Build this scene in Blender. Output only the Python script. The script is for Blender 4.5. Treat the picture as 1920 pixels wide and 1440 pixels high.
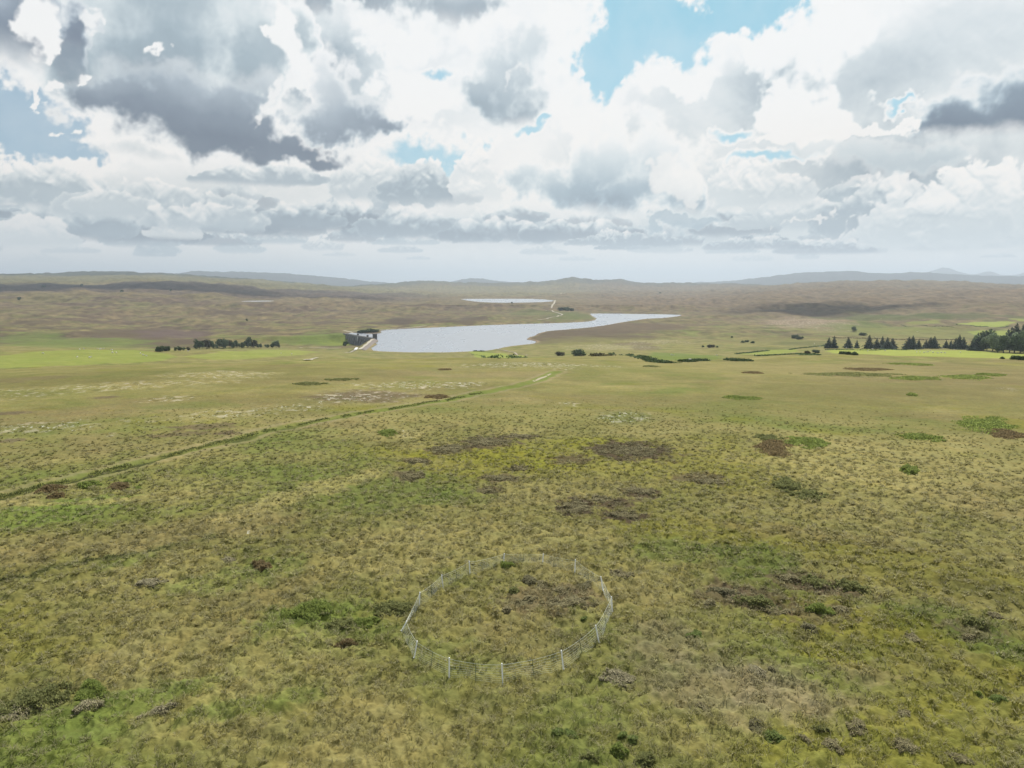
import bpy, math, random
import numpy as np
from math import radians as R

# ------------------------------------------------------------------ camera, sun, exposure
CZ = 20.0                    # the drone hovers 20 m above the grass
PITCH = R(8.03)
F = 1346.0                   # focal length in pixels of the 1920 px wide photo
scene = bpy.context.scene
for o in list(bpy.data.objects): bpy.data.objects.remove(o)
col = scene.collection
cam_d = bpy.data.cameras.new('camera'); cam = bpy.data.objects.new('camera', cam_d); col.objects.link(cam)
cam_d.sensor_width = 36.0; cam_d.lens = 36.0 * F / 1920.0
cam_d.clip_start = 0.5; cam_d.clip_end = 200000.0
cam.location = (0, 0, CZ); cam.rotation_euler = (R(90) - PITCH, 0, 0)
scene.camera = cam
SUN_EL, SUN_AZ = R(54), R(20)          # azimuth from +Y (the view) towards +X
sun_d = bpy.data.lights.new('sun', 'SUN'); sun_d.energy = 5.0; sun_d.angle = R(0.5); sun_d.color = (1.0, 0.955, 0.87)
sun = bpy.data.objects.new('sun', sun_d); col.objects.link(sun)
sun.rotation_euler = (math.pi / 2 - SUN_EL, 0, math.pi - SUN_AZ)
scene.view_settings.view_transform = 'Standard'; scene.view_settings.look = 'None'
scene.view_settings.exposure = 0.0; scene.view_settings.gamma = 1.0
scene.render.engine = 'CYCLES'
scene.cycles.max_bounces = 5; scene.cycles.diffuse_bounces = 2; scene.cycles.glossy_bounces = 2
scene.cycles.volume_bounces = 0; scene.cycles.transparent_max_bounces = 8
scene.cycles.use_denoising = True

def pix_dir(x, y):
    cx = (x - 960.0) / F; cy = (720.0 - y) / F
    return cx, math.cos(PITCH) + cy * math.sin(PITCH), -math.sin(PITCH) + cy * math.cos(PITCH)
def pix_az(x, y):
    dx, dy, dz = pix_dir(x, y); return math.atan2(dx, dy)
def pix_tan(x, y):
    dx, dy, dz = pix_dir(x, y); return dz / math.hypot(dx, dy)

# ------------------------------------------------------------------ node helper
class NT:
    def __init__(s, tree): s.t = tree; s.n = tree.nodes; s.l = tree.links
    def put(s, sock, v):
        if isinstance(v, bpy.types.NodeSocket): s.l.new(v, sock)
        elif v is not None: sock.default_value = v
    def m(s, op, a, b=None, c=None, clamp=False):
        n = s.n.new('ShaderNodeMath'); n.operation = op; n.use_clamp = clamp
        s.put(n.inputs[0], a); s.put(n.inputs[1], b); s.put(n.inputs[2], c); return n.outputs[0]
    def v(s, op, a, b=None, c=None, out=0):
        n = s.n.new('ShaderNodeVectorMath'); n.operation = op
        s.put(n.inputs[0], a); s.put(n.inputs[1], b); s.put(n.inputs[2], c); return n.outputs[out]
    def scale(s, a, f):
        n = s.n.new('ShaderNodeVectorMath'); n.operation = 'SCALE'; s.put(n.inputs[0], a); s.put(n.inputs['Scale'], f); return n.outputs[0]
    def mr(s, v, a, b, c=0.0, d=1.0, typ='SMOOTHSTEP'):
        n = s.n.new('ShaderNodeMapRange'); n.interpolation_type = typ; n.clamp = True
        for k, q in zip(range(5), (v, a, b, c, d)): s.put(n.inputs[k], q)
        return n.outputs[0]
    def noise(s, vec, scale, detail=4.0, rough=0.5, dist=0.0, out=0, lac=2.0, dim='3D'):
        n = s.n.new('ShaderNodeTexNoise'); n.noise_dimensions = dim
        s.put(n.inputs['Vector'], vec); s.put(n.inputs['Scale'], scale); s.put(n.inputs['Detail'], detail)
        s.put(n.inputs['Roughness'], rough); s.put(n.inputs['Distortion'], dist); s.put(n.inputs['Lacunarity'], lac); return n.outputs[out]
    def voro(s, vec, scale, detail=0.0, rough=0.5, feat='F1', rnd=1.0, out=0, smooth=0.6):
        n = s.n.new('ShaderNodeTexVoronoi'); n.feature = feat
        s.put(n.inputs['Vector'], vec); s.put(n.inputs['Scale'], scale); s.put(n.inputs['Detail'], detail); s.put(n.inputs['Roughness'], rough)
        if feat == 'SMOOTH_F1': s.put(n.inputs['Smoothness'], smooth)
        s.put(n.inputs['Randomness'], rnd); return n.outputs[out]
    def mix(s, f, a, b, mode='MIX'):
        n = s.n.new('ShaderNodeMix'); n.data_type = 'RGBA'; n.blend_type = mode; n.clamp_factor = True
        s.put(n.inputs[0], f)
        for k, q in ((6, a), (7, b)):
            if isinstance(q, tuple) and len(q) == 3: q = (*q, 1.0)
            s.put(n.inputs[k], q)
        return n.outputs[2]
    def mixf(s, f, a, b):
        n = s.n.new('ShaderNodeMix'); n.data_type = 'FLOAT'; s.put(n.inputs[0], f); s.put(n.inputs[2], a); s.put(n.inputs[3], b); return n.outputs[0]
    def ramp(s, f, stops, interp='LINEAR'):
        n = s.n.new('ShaderNodeValToRGB'); e = n.color_ramp; e.interpolation = interp
        while len(e.elements) > 1: e.elements.remove(e.elements[-1])
        e.elements[0].position = stops[0][0]; e.elements[0].color = (*stops[0][1], 1)
        for p, c in stops[1:]:
            q = e.elements.new(p); q.color = (*c, 1)
        s.put(n.inputs[0], f); return n.outputs[0]
def lin(r, g, b):
    return tuple(((c / 255) / 12.92 if c / 255 <= 0.04045 else ((c / 255 + 0.055) / 1.055) ** 2.4) for c in (r, g, b))

# ------------------------------------------------------------------ world: daylight sky with cumulus
w = bpy.data.worlds.new('World'); scene.world = w; w.use_nodes = True
T = NT(w.node_tree); T.n.clear()
out = T.n.new('ShaderNodeOutputWorld')
tc = T.n.new('ShaderNodeTexCoord'); D = tc.outputs['Generated']
sep = T.n.new('ShaderNodeSeparateXYZ'); T.l.new(D, sep.inputs[0])
sky = T.n.new('ShaderNodeTexSky'); sky.sky_type = 'NISHITA'; sky.sun_disc = False
sky.sun_elevation = SUN_EL; sky.sun_rotation = SUN_AZ; sky.altitude = 400; sky.air_density = 1.0; sky.dust_density = 1.2
blue = T.scale(sky.outputs[0], 0.12)
wide = T.noise(D, 3.0, 5.0, 0.58)
cl = T.ramp(T.noise(D, 2.2, 3.0, 0.55), [(0.35, lin(240, 242, 243)), (0.55, lin(200, 208, 213)), (0.75, lin(135, 146, 160))])
full = T.mix(T.mr(wide, 0.40, 0.52), blue, cl)
full = T.mix(T.mr(sep.outputs[2], 0.0, 0.10, 0.9, 0.0), full, lin(205, 214, 218))
bg = T.n.new('ShaderNodeBackground'); T.put(bg.inputs[0], full); bg.inputs[1].default_value = 1.0
T.l.new(bg.outputs[0], out.inputs[0])
w.cycles.sampling_method = 'MANUAL'; w.cycles.sample_map_resolution = 256

# ------------------------------------------------------------------ noise in numpy
def vnoise(x, y, seed=0):
    x = np.asarray(x, np.float64); y = np.asarray(y, np.float64)
    xi = np.floor(x).astype(np.int64); yi = np.floor(y).astype(np.int64)
    fx = (x - xi).astype(np.float32); fy = (y - yi).astype(np.float32)
    ux = fx * fx * fx * (fx * (fx * 6 - 15) + 10); uy = fy * fy * fy * (fy * (fy * 6 - 15) + 10)
    def h(a, b):
        v = (a * 374761393 + b * 668265263 + seed * 974634777) & 0xFFFFFFFF
        v = ((v ^ (v >> 13)) * 1274126177) & 0xFFFFFFFF
        v = v ^ (v >> 16)
        ang = (v & 0xFFFF).astype(np.float32) * np.float32(6.2831853 / 65536)
        return np.cos(ang), np.sin(ang)
    def g(a, b, dx, dy):
        c, s = h(a, b); return c * dx + s * dy
    n0 = g(xi, yi, fx, fy); n1 = g(xi + 1, yi, fx - 1, fy)
    n2 = g(xi, yi + 1, fx, fy - 1); n3 = g(xi + 1, yi + 1, fx - 1, fy - 1)
    a = n0 + ux * (n1 - n0); b = n2 + ux * (n3 - n2)
    return (a + uy * (b - a)) * 1.5
def fbm(x, y, scale, octs=4, seed=0, rough=0.5, rot=0.0, stretch=1.0):
    """about -1..1; scale in metres"""
    c, s = math.cos(rot), math.sin(rot)
    X = (x * c + y * s) / (scale * stretch); Y = (-x * s + y * c) / scale
    t = 0; a = 1.0; n = 0
    for k in range(octs):
        t = t + a * vnoise(X * 2 ** k + 17.3 * k, Y * 2 ** k - 9.1 * k, seed + k); n += a; a *= rough
    return t / n * 1.6
def sstep(v, a, b):
    t = np.clip((v - a) / (b - a), 0, 1); return t * t * (3 - 2 * t)
def pchip_slopes(xs, ys):
    h = np.diff(xs)[:, None]; d = np.diff(ys, axis=0) / h
    m = np.zeros_like(ys)
    w1 = 2 * h[1:] + h[:-1]; w2 = h[1:] + 2 * h[:-1]
    ok = (d[:-1] * d[1:]) > 0
    with np.errstate(all='ignore'):
        hm = (w1 + w2) / (w1 / d[:-1] + w2 / d[1:])
    m[1:-1] = np.where(ok, hm, 0); m[0] = d[0]; m[-1] = d[-1]
    return m
def pchip_eval(xs, ys, m, q):
    k = np.clip(np.searchsorted(xs, q) - 1, 0, len(xs) - 2)
    h = (xs[k + 1] - xs[k])[:, None]; t = ((q - xs[k])[:, None]) / h
    return ((1 + 2 * t) * (1 - t) ** 2) * ys[k] + t * (1 - t) ** 2 * h * m[k] + t * t * (3 - 2 * t) * ys[k + 1] + t * t * (t - 1) * h * m[k + 1]

# ------------------------------------------------------------------ the cumulus sky in front: a distant shell, colours computed here
class Sky:
    U0, U1, V0, V1 = -49.0, 49.0, -3.0, 37.0          # azimuth and elevation covered, degrees
    def __init__(s, nu=1400, nv=600):
        s.a = np.linspace(s.U0, s.U1, nu); s.e = np.linspace(s.V0, s.V1, nv)
        s.A, s.E = np.meshgrid(s.a, s.e)
        k = 1 / 0.0426
        s.X = s.A * k; s.Y = -s.E * k                  # about one photo pixel per unit
        X, Y = s.X, s.Y
        s.n1 = fbm(X, Y, 230, 6, 501, .55); s.n2 = fbm(X, Y, 90, 6, 511, .58); s.n3 = fbm(X, Y, 36, 5, 521, .6)
        def bil(sc, seed, octs):
            t = 0; a = 1; n = 0
            wx = fbm(X, Y, sc * .8, 3, seed + 50) * sc * .22; wy = fbm(X, Y, sc * .8, 3, seed + 60) * sc * .22
            for q in range(octs):
                t = t + a * np.abs(vnoise((X + wx) / sc * 2 ** q + q * 7.7, (Y + wy) / sc * 2 ** q - q * 3.3, seed + q)); n += a; a *= .52
            return t / n * 2.2 - .55
        s.b1 = bil(95, 531, 5); s.b2 = bil(48, 541, 5); s.b3 = bil(22, 551, 4)
        s.WX = X + fbm(X, Y, 120, 5, 571, .6) * 42 + fbm(X, Y, 30, 4, 573, .6) * 9; s.WY = Y + fbm(X, Y, 120, 5, 572, .6) * 34 + fbm(X, Y, 30, 4, 574, .6) * 8
        s.rgb = np.zeros(X.shape + (3,), np.float32)
        def blur(f, k):
            for ax in (0, 1):
                f = sum(np.roll(f, q, ax) for q in range(-k, k + 1)) / (2 * k + 1)
            return f
        s.shade = {1: blur(s.emb(s.b1, 6), 4), 2: blur(s.emb(s.b2, 3), 1), 3: s.emb(s.b3, 2)}
        s.bn = {1: s.b1, 2: s.b2, 3: s.b3}
    def emb(s, f, k):                                   # light comes from above and a little right
        g = np.roll(f, -k, 0); g = .8 * g + .2 * np.roll(f, -k, 1)
        return (f - g)
    def c(s, x, y):
        return math.degrees(pix_az(x, y)) / .0426, -math.degrees(math.atan(pix_tan(x, y))) / .0426
    def put(s, colr, alpha): 
        s.rgb = s.rgb * (1 - alpha[..., None]) + colr * alpha[..., None]
    RAMP = ([0, .12, .34, .60, .85, 1.1], [lin(246,246,245), lin(242,243,243), lin(215,222,225), lin(168,181,190), lin(126,139,153), lin(103,116,132)])
    def tone(s, t, tint=(1, 1, 1)):
        o = np.stack([np.interp(t, s.RAMP[0], [q[k] for q in s.RAMP[1]]) for k in range(3)], -1)
        tt = np.clip(t * 1.6, 0, 1)[..., None]
        return (o * (1 - tt + tt * np.array(tint))).astype(np.float32)
    def field(s, bl, k=None):
        """union of ellipses: 1 at the heart, 0 on the outline"""
        d = np.zeros(s.X.shape, np.float32); K = 7.0
        for (x, y, rx, ry) in bl:
            u, v = s.c(x, y); ux = s.c(x + rx, y)[0] - u; vy = ry * .98
            q = 1 - np.hypot((s.WX - u) / ux, (s.WY - v) / vy); d += np.exp(K * np.clip(q, -3, 1))
        return np.log(d + 1e-9) / K - .55 * math.log(max(len(bl), 1)) / K
    def mass(s, bl, dark, base=None, top=None, lvl=1, edge=.10, namp=.32, thick=.55, tint=(1, 1, 1), relief=.16, rim=.0, light=0.0, soft_below=None, alpha=1.0):
        d = s.field(bl) + s.bn[lvl] * namp * .8 + s.n2 * namp * .35
        al = sstep(d, 0, edge)
        if soft_below is not None:                       # ragged, blurred underside
            vb = s.c(960, soft_below[0])[1]; al = al * (1 - sstep(s.Y + s.n2 * 14, vb - soft_below[1], vb + soft_below[1] * .4))
        t = dark * sstep(d, -.02, thick)
        if base is not None:
            yt, yb = s.c(960, top)[1], s.c(960, base)[1]
            v = np.clip((s.Y + s.n1 * 22 - yt) / (yb - yt), 0, 1.1)
            t = t * (light + (1 - light) * v ** 1.25)
        t = t + .10 * dark * s.n1 + s.n2 * .05 * dark - (s.shade[lvl] * .5 + s.shade[1] * .5) * relief * (1.1 - sstep(d, 0, 1.2)) - rim * (1 - sstep(d, 0, .25))
        s.put(s.tone(np.clip(t, 0, 1.2), tint), (al * alpha).astype(np.float32))
    def heap(s, x, yb, wd, ht, dark, seed=0, tint=(.96, 1.0, 1.03), lvl=2, alpha=1.0):
        """a cumulus with a lit, lumpy head and a flat shaded foot"""
        rnd = random.Random(seed * 77 + int(x)); bl = []
        n = max(3, int(wd / ht * 2.2))
        for k in range(n):
            f = (k + .5) / n * 2 - 1; h = ht * (1 - abs(f) ** 1.7 * .75) * rnd.uniform(.7, 1.08)
            bl.append((x + f * wd * .8 + rnd.uniform(-.1, .1) * wd, yb - h * .45, wd / n * 1.8, h * .62))
        u, v = s.c(x, yb); m = (np.abs(s.X - u) < wd * 1.6) & (s.Y > v - ht * 1.8) & (s.Y < v + ht * .8)
        ii, jj = np.where(m.any(1))[0], np.where(m.any(0))[0]
        if len(ii) < 2 or len(jj) < 2: return
        sl = (slice(ii[0], ii[-1] + 1), slice(jj[0], jj[-1] + 1))
        X, Y = s.X[sl], s.Y[sl]; d = np.full(X.shape, -9.0)
        for (bx, by, rx, ry) in bl:
            cu, cv = s.c(bx, by); d = np.maximum(d, 1 - np.hypot((X - cu) / rx, (Y - cv) / ry))
        d = d + s.bn[lvl][sl] * .42 + s.n3[sl] * .12
        al = sstep(d, 0, .12 if lvl > 1 else .08) * (1 - sstep(Y + s.n2[sl] * ht * .10, v - ht * .12, v + ht * .16)) * alpha
        hgt = np.clip((v - Y + s.n2[sl] * ht * .25 + s.bn[lvl][sl] * ht * .3) / ht, 0, 1)
        t = dark * 1.95 * (1 - sstep(hgt, .2, .95)) * sstep(d, -.3, .3) + .07 - s.shade[lvl][sl] * .42 * sstep(hgt, .1, .5) + s.n2[sl] * .05
        al = al[..., None].astype(np.float32)
        s.rgb[sl] = s.rgb[sl] * (1 - al) + s.tone(np.clip(t, 0, 1.1), tint) * al
    def paint(s):
        X, Y = s.X, s.Y
        # clear sky
        lr = sstep(s.A, -30, 2)[..., None]; up = sstep(s.E, 3, 20)[..., None]
        blue = (np.array(lin(140,178,205)) * (1 - lr) + np.array(lin(158,214,236)) * lr) * (1 - .0 * up)
        s.rgb[:] = blue; s.rgb[:] = s.rgb * (1 - .25 * (1 - up)) + np.array(lin(215,225,230)) * .25 * (1 - up)
        s.rgb = s.rgb * (1 - .10 * up) ; wi = np.clip(.16 * s.n1 + .12 * s.n2 + .06, 0, .4)[..., None]; s.rgb = s.rgb * (1 - wi) + np.array(lin(238,242,244)) * wi
        # the bright broken sheet with its openings
        g = [s.field(b) for b in (
            [(1190,30,112,90), (1130,110,62,78), (1270,50,120,62), (1400,34,120,44), (1480,4,60,40), (1130,150,26,40)],
            [(50,252,112,78), (10,200,50,50), (130,305,70,24)], [(80,165,30,18)],
            [(790,292,96,26), (840,300,50,18)], [(825,135,34,13)], [(997,243,26,11)], [(1385,255,52,14)], [(1430,305,80,12)], [(1715,190,50,7)], [(905,270,30,14)])]; g0 = np.maximum(g[0], g[1]); g = np.maximum.reduce(g)
        g = g + s.b2 * .20 + s.b3 * .06 + s.n3 * .10 + s.n2 * .16
        sm_ = 1 - np.maximum(sstep(g0, -.15, .05), 0); al = 1 - sstep(g, -.02 - .12 * sm_, .24 + .40 * sm_)
        t = .10 + .12 * s.n1 + .05 * s.n2 - .06 * s.shade[1] - .07 * s.shade[2]
        soft = [(1330,190,190,80,.20), (1560,170,170,70,.27), (1770,120,190,100,.17), (1850,60,120,80,.12), (300,60,330,120,.42), (640,150,120,110,.36), (1600,300,260,90,.30), (1740,330,220,70,.30), (1170,290,170,70,.20),
                (420,370,380,60,.16), (780,90,120,50,.10), (1450,130,80,50,.12), (1050,110,70,60,.12), (800,330,160,60,.15), (1450,420,300,60,.20), (1250,440,250,40,.2), (900,430,300,50,.18), (130,380,260,50,.12), (1870,400,150,70,.10)]
        for (x, y, rx, ry, k) in soft:
            u, v = s.c(x, y); q = np.hypot((X - u) / rx, (Y - v) / ry) + .35 * s.n1 + .18 * s.n2 + .1 * s.b1; t = t + k * (1 - sstep(q, .25, 1.15))
        white = [(540,60,60,90), (590,150,40,60), (770,170,80,70), (760,70,120,40), (1040,90,50,90), (1110,230,110,60), (1260,130,130,50), (1450,70,110,80), (1560,50,120,80), (1530,240,60,60), (1480,200,50,60), (930,60,90,50)]
        wf = s.field(white) + s.b1 * .35 + s.n2 * .2; t = t * (1 - .92 * sstep(wf, -.1, .2))
        t = t * (1 - .7 * sstep(g, -.55, -.05))
        s.put(s.tone(np.clip(t, 0, 1), (.97, 1.0, 1.015)), al.astype(np.float32))
        # rows of distant cumulus, farthest first
        rnd = random.Random(11)
        rows = [(487, 10, 60, 16, .26, 3), (472, 15, 90, 24, .34, 3), (455, 18, 120, 34, .40, 3), (438, 17, 140, 44, .42, 2), (415, 13, 150, 50, .40, 2), (388, 8, 160, 56, .36, 2)]
        for (yb, n, wd, ht, dk, lv) in rows:
            for k in range(n):
                x = -220 + (2360 / n) * (k + rnd.uniform(.1, .9)); w_ = wd * rnd.uniform(.5, 1.1); h_ = ht * rnd.uniform(.6, 1.25)
                if 1080 < x < 1350 and yb < 430: continue
                s.heap(x, yb + rnd.uniform(-7, 7), w_ * .6, h_, dk * rnd.uniform(.6, 1.2), int(k + yb), tint=(.93, 1.0, 1.04), lvl=lv, alpha=rnd.uniform(.6, .95))
        for a in [(520,499,36,9,.05,3,.6), (572,497,16,10,.03,4,.6), (1560,476,110,30,.42,5,.85), (1420,468,120,26,.40,6,.85),
                  (250,450,170,52,.50,1,.95), (110,440,120,60,.34,2,.9), (60,462,80,50,.12,13,.9), (330,446,44,34,.10,14,.9), (620,432,120,62,.48,7,.95), (760,440,90,56,.36,8,.95), (560,425,80,50,.36,9,.9), (930,450,120,46,.44,10,.9), (1090,452,130,50,.42,11,.95),
                  (70,385,130,74,.26,12,1), (290,408,150,84,.22,15,1), (215,398,70,50,.2,16,1), (390,430,100,60,.24,17,.9), (700,372,80,84,.20,18,.95), (800,380,90,92,.30,19,1), (895,372,46,104,.10,20,1), (480,345,150,46,.28,21,.9),
                  (1480,428,110,60,.22,22,.9), (1650,440,110,100,.32,23,.9), (1850,470,190,160,.15,24,1), (1760,448,110,90,.18,25,.95), (1290,350,70,80,.14,26,.9), (1400,385,120,80,.16,27,.9), (1170,460,110,34,.34,28,.9)]:
            s.heap(*a[:5], seed=a[5], tint=(.95, 1.0, 1.03), lvl=2 if a[3] > 40 else 3, alpha=a[6])
        # the big blue-grey cloud right of centre
        s.mass([(1060,350,135,56), (1190,355,150,76), (1290,380,90,44), (1150,290,80,70), (1240,290,90,70), (975,345,60,40)], .86, base=395, top=255, edge=.30, namp=.42, thick=.7, tint=(.90, 1.0, 1.06), light=.15, soft_below=(408, 26), relief=.2)
        s.mass([(1310,425,110,16), (1240,418,70,12)], .62, edge=.5, namp=.35, thick=.5, tint=(.88, 1.0, 1.06), alpha=.8)
        s.mass([(1250,330,40,60), (1285,345,26,50)], .03, edge=.4, namp=.5, lvl=2, alpha=.7)
        # right-hand dark cloud
        s.mass([(1810,236,130,56), (1900,205,160,90), (1990,190,130,110), (1750,262,76,28)], 1.0, base=265, top=70, edge=.28, namp=.30, thick=.6, tint=(.93, 1, 1.05), light=.12, soft_below=(291, 18), relief=.12)
        s.mass([(1620,292,130,34), (1500,285,90,20), (1720,300,110,30)], .42, base=330, top=260, edge=.6, namp=.4, thick=.7, tint=(.93, 1, 1.03), alpha=.75, light=.4)
        s.mass([(1640,240,110,13), (1560,252,80,14), (1480,262,60,12), (1715,222,30,9)], .02, edge=.22, namp=.42, lvl=3, alpha=.95)
        s.mass([(1515,424,44,6), (1552,412,10,12), (1470,430,30,5)], .0, edge=.5, namp=.5, lvl=3, alpha=.8)
        # centre cloud under the blue
        s.mass([(960,150,85,105), (985,90,60,66), (895,180,60,44), (960,210,70,34)], .62, base=215, top=20, edge=.40, namp=.42, thick=.75, tint=(.96, 1, 1.02), light=.35, relief=.22, soft_below=(240, 26))
        s.mass([(975,140,16,14), (960,152,12,8)], .0, edge=.8, namp=.5, lvl=3, alpha=.6)
        # top centre
        s.mass([(680,-10,130,42), (600,-20,90,50), (860,5,110,42), (760,-30,200,50)], .78, base=30, top=-60, edge=.45, namp=.34, thick=.6, tint=(.98, .99, 1.0), light=.5, soft_below=(58, 40))
        # lower pale shelf under the big cloud
        s.mass([(260,290,110,34), (200,300,60,22), (340,310,90,26)], .40, base=312, top=255, edge=.25, namp=.4, thick=.6, lvl=2, light=.0, soft_below=(318, 16), relief=.26)
        # the big dark cloud on the left
        s.mass([(310,120,210,150), (170,130,120,90), (470,110,110,140), (330,-20,250,120), (560,60,60,90)], .72, base=190, top=-60, edge=.18, namp=.26, thick=.7, tint=(.95, 1, 1.01), light=.55, relief=.22)
        s.mass([(330,200,215,84), (230,190,150,64), (440,205,110,84), (170,185,80,34), (470,262,130,46), (400,250,120,42), (570,290,125,28), (520,280,90,36)], .98, base=262, top=95, edge=.55, namp=.26, thick=.55, tint=(.99, .995, 1.02), light=.30, relief=.14)
        s.mass([(650,215,110,58), (630,160,66,80), (720,230,95,24), (600,240,60,40)], .80, base=248, top=100, edge=.36, namp=.34, thick=.65, tint=(.98, .99, 1.02), light=.25, relief=.18)
        s.mass([(545,95,36,60), (510,60,36,50), (575,120,24,34), (520,30,40,40), (485,60,26,16)], .0, edge=.34, namp=.30, thick=2, lvl=1, relief=.10)
        s.mass([(520,200,16,50), (500,236,22,16), (545,160,22,40), (530,225,30,20)], .10, edge=.6, namp=.5, thick=.8, lvl=2, alpha=.9)
        s.mass([(288,93,13,10)], .02, edge=.6, namp=.3, lvl=3); s.mass([(182,130,24,12), (165,138,16,8)], .0, edge=.4, namp=.5, lvl=3); s.mass([(60,160,14,14), (78,200,14,12), (68,180,10,20), (108,150,24,20)], .08, edge=.3, namp=.5, lvl=3)
        s.mass([(120,262,8,9)], .08, edge=.5, namp=.25, lvl=3); s.mass([(0,308,20,7)], .08, edge=.5, namp=.4, lvl=3)
        # corner cloud
        s.mass([(10,90,120,70), (150,90,60,60), (-60,110,120,80), (130,130,50,34), (20,10,120,80)], .86, base=120, top=-60, edge=.30, namp=.28, thick=.5, light=.30, relief=.15, soft_below=(185, 50), tint=(.98, .98, 1.02))
        s.mass([(75,40,40,42), (95,70,26,28), (40,20,40,44), (100,92,18,10)], .0, edge=.30, namp=.26, lvl=1, thick=2); s.mass([(172,40,24,14), (190,54,14,10)], .04, edge=.6, namp=.5, lvl=3, alpha=.85)
        lw_ = (1 - sstep(s.E, 5, 17))[..., None]; s.rgb = s.rgb * (1 - lw_ + lw_ * np.array([1.05, 1.0, .95], np.float32))
        # pale veil towards the horizon
        vl = (1 - sstep(s.E + s.n2 * .5 + s.n1 * .6, .0, 2.9)) * .92; lr = sstep(s.A, -32, 32)[..., None]
        s.put(np.array(lin(226,226,221)) * (1 - lr) + np.array(lin(245,243,238)) * lr, vl.astype(np.float32))
        vl = (1 - sstep(s.E + s.n1 * .8, 2.0, 8)) * .16; s.put(np.array(lin(206,222,228), dtype=np.float32), vl.astype(np.float32))
        fade = sstep(s.E, 31.5, 36.5) + sstep(np.abs(s.A), 43.5, 48.5); s.alpha = 1 - np.clip(fade + .6 * s.n2 * (fade > 0.02) * (fade < .98), 0, 1); s.alpha[np.clip(fade,0,1) > .985] = 0
SKY = Sky(); SKY.paint()
# ------------------------------------------------------------------ terrain heights
COLX = np.array([-500, 0, 150, 300, 450, 560, 640, 700, 800, 920, 1040, 1150, 1280, 1400, 1550, 1700, 1920, 2400], float)
LAY = [  # distance in m, then the sight line (photo row) on which the ground lies there, for each column
 (430,  [698,696,694,692,690,686,682,679,676,674,671,669,672,671,664,668,672,674]),
 (580,  [707,706,704,702,698,690,686,682,680,678,676,676,680,680,674,678,682,684]),
 (820,  [660,660,656,657,661,664,667,670,671,669,666,664,665,666,666,665,666,666]),
 (1000, [655,663,662,662,658,656,658,664,666,664,658,655,655,653,653,654,656,656]),
 (1150, [650,652,654,656,655,651,652,648,648,648,646,645,645,645,645,645,646,648]),
 (1300, [640,645,646,646,646,645,649,636,635,635,635,634,634,636,638,639,640,642]),
 (1600, [625,628,628,628,628,626,628,620,616,616,616,616,616,618,620,622,624,628]),
 (1950, [608,612,611,611,611,610,609,605,603,602,600,600,600.5,602,605,606,608,612]),
 (2400, [588,590,589,589,590,590,590,590,590,588,587,587,587,588,590,589,590,592]),
 (2900, [563,566,565,565,566,567,568,571,572,573,574,575,574,573,572,570,568,570]),
 (3300, [550,551,550,549,558,561,563,565,566.5,566.5,566.5,568,566,563,560,558,556,560]),
 (4000, [546,547,545,544,552,555,557,558,559.7,559.7,559.7,561,560,553,549,546,545,548]),
 (5000, [535,534,532,528,536,544,547,550,553,554,554,552,552,547,541,538,541,540]),
 (6500, [524,523,522,522,527,533,537,541,546,547,547,545,545,539,530,526,533,534]),
 (9000, [514,513,512,514,523,531,537,534,529,532,532,529,531,534,538,538,540,540]),
 (12500,[540]*18),
 (16000,[530,530,526,513,511,515,522,529,534,529,534,534,531,523,513,511.5,521,520]),
 (21000,[545]*18),
 (28000,[538,538,538,538,538,538,538,538,538,538,538,538,538,538,530,513,519,520]),
 (45000,[545]*18)]
AZ_F = np.linspace(R(-43), R(43), 1080)
AZ_B = np.linspace(R(43), R(360 - 43), 90)[1:-1]
AZ = np.concatenate([AZ_F, AZ_B])
rs = [1.0]
while rs[-1] < 45500:
    r = rs[-1]
    if r < 24: d = 1.0
    elif r < 950: d = max(0.14, 0.0042 * r)
    elif r < 1480: d = 3.2
    elif 2500 < r < 3250: d = 9.0
    elif r < 6000: d = 0.0068 * r
    elif r < 17000: d = 0.012 * r
    else: d = 0.03 * r
    rs.append(r + d)
RR = np.array(rs)
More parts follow.
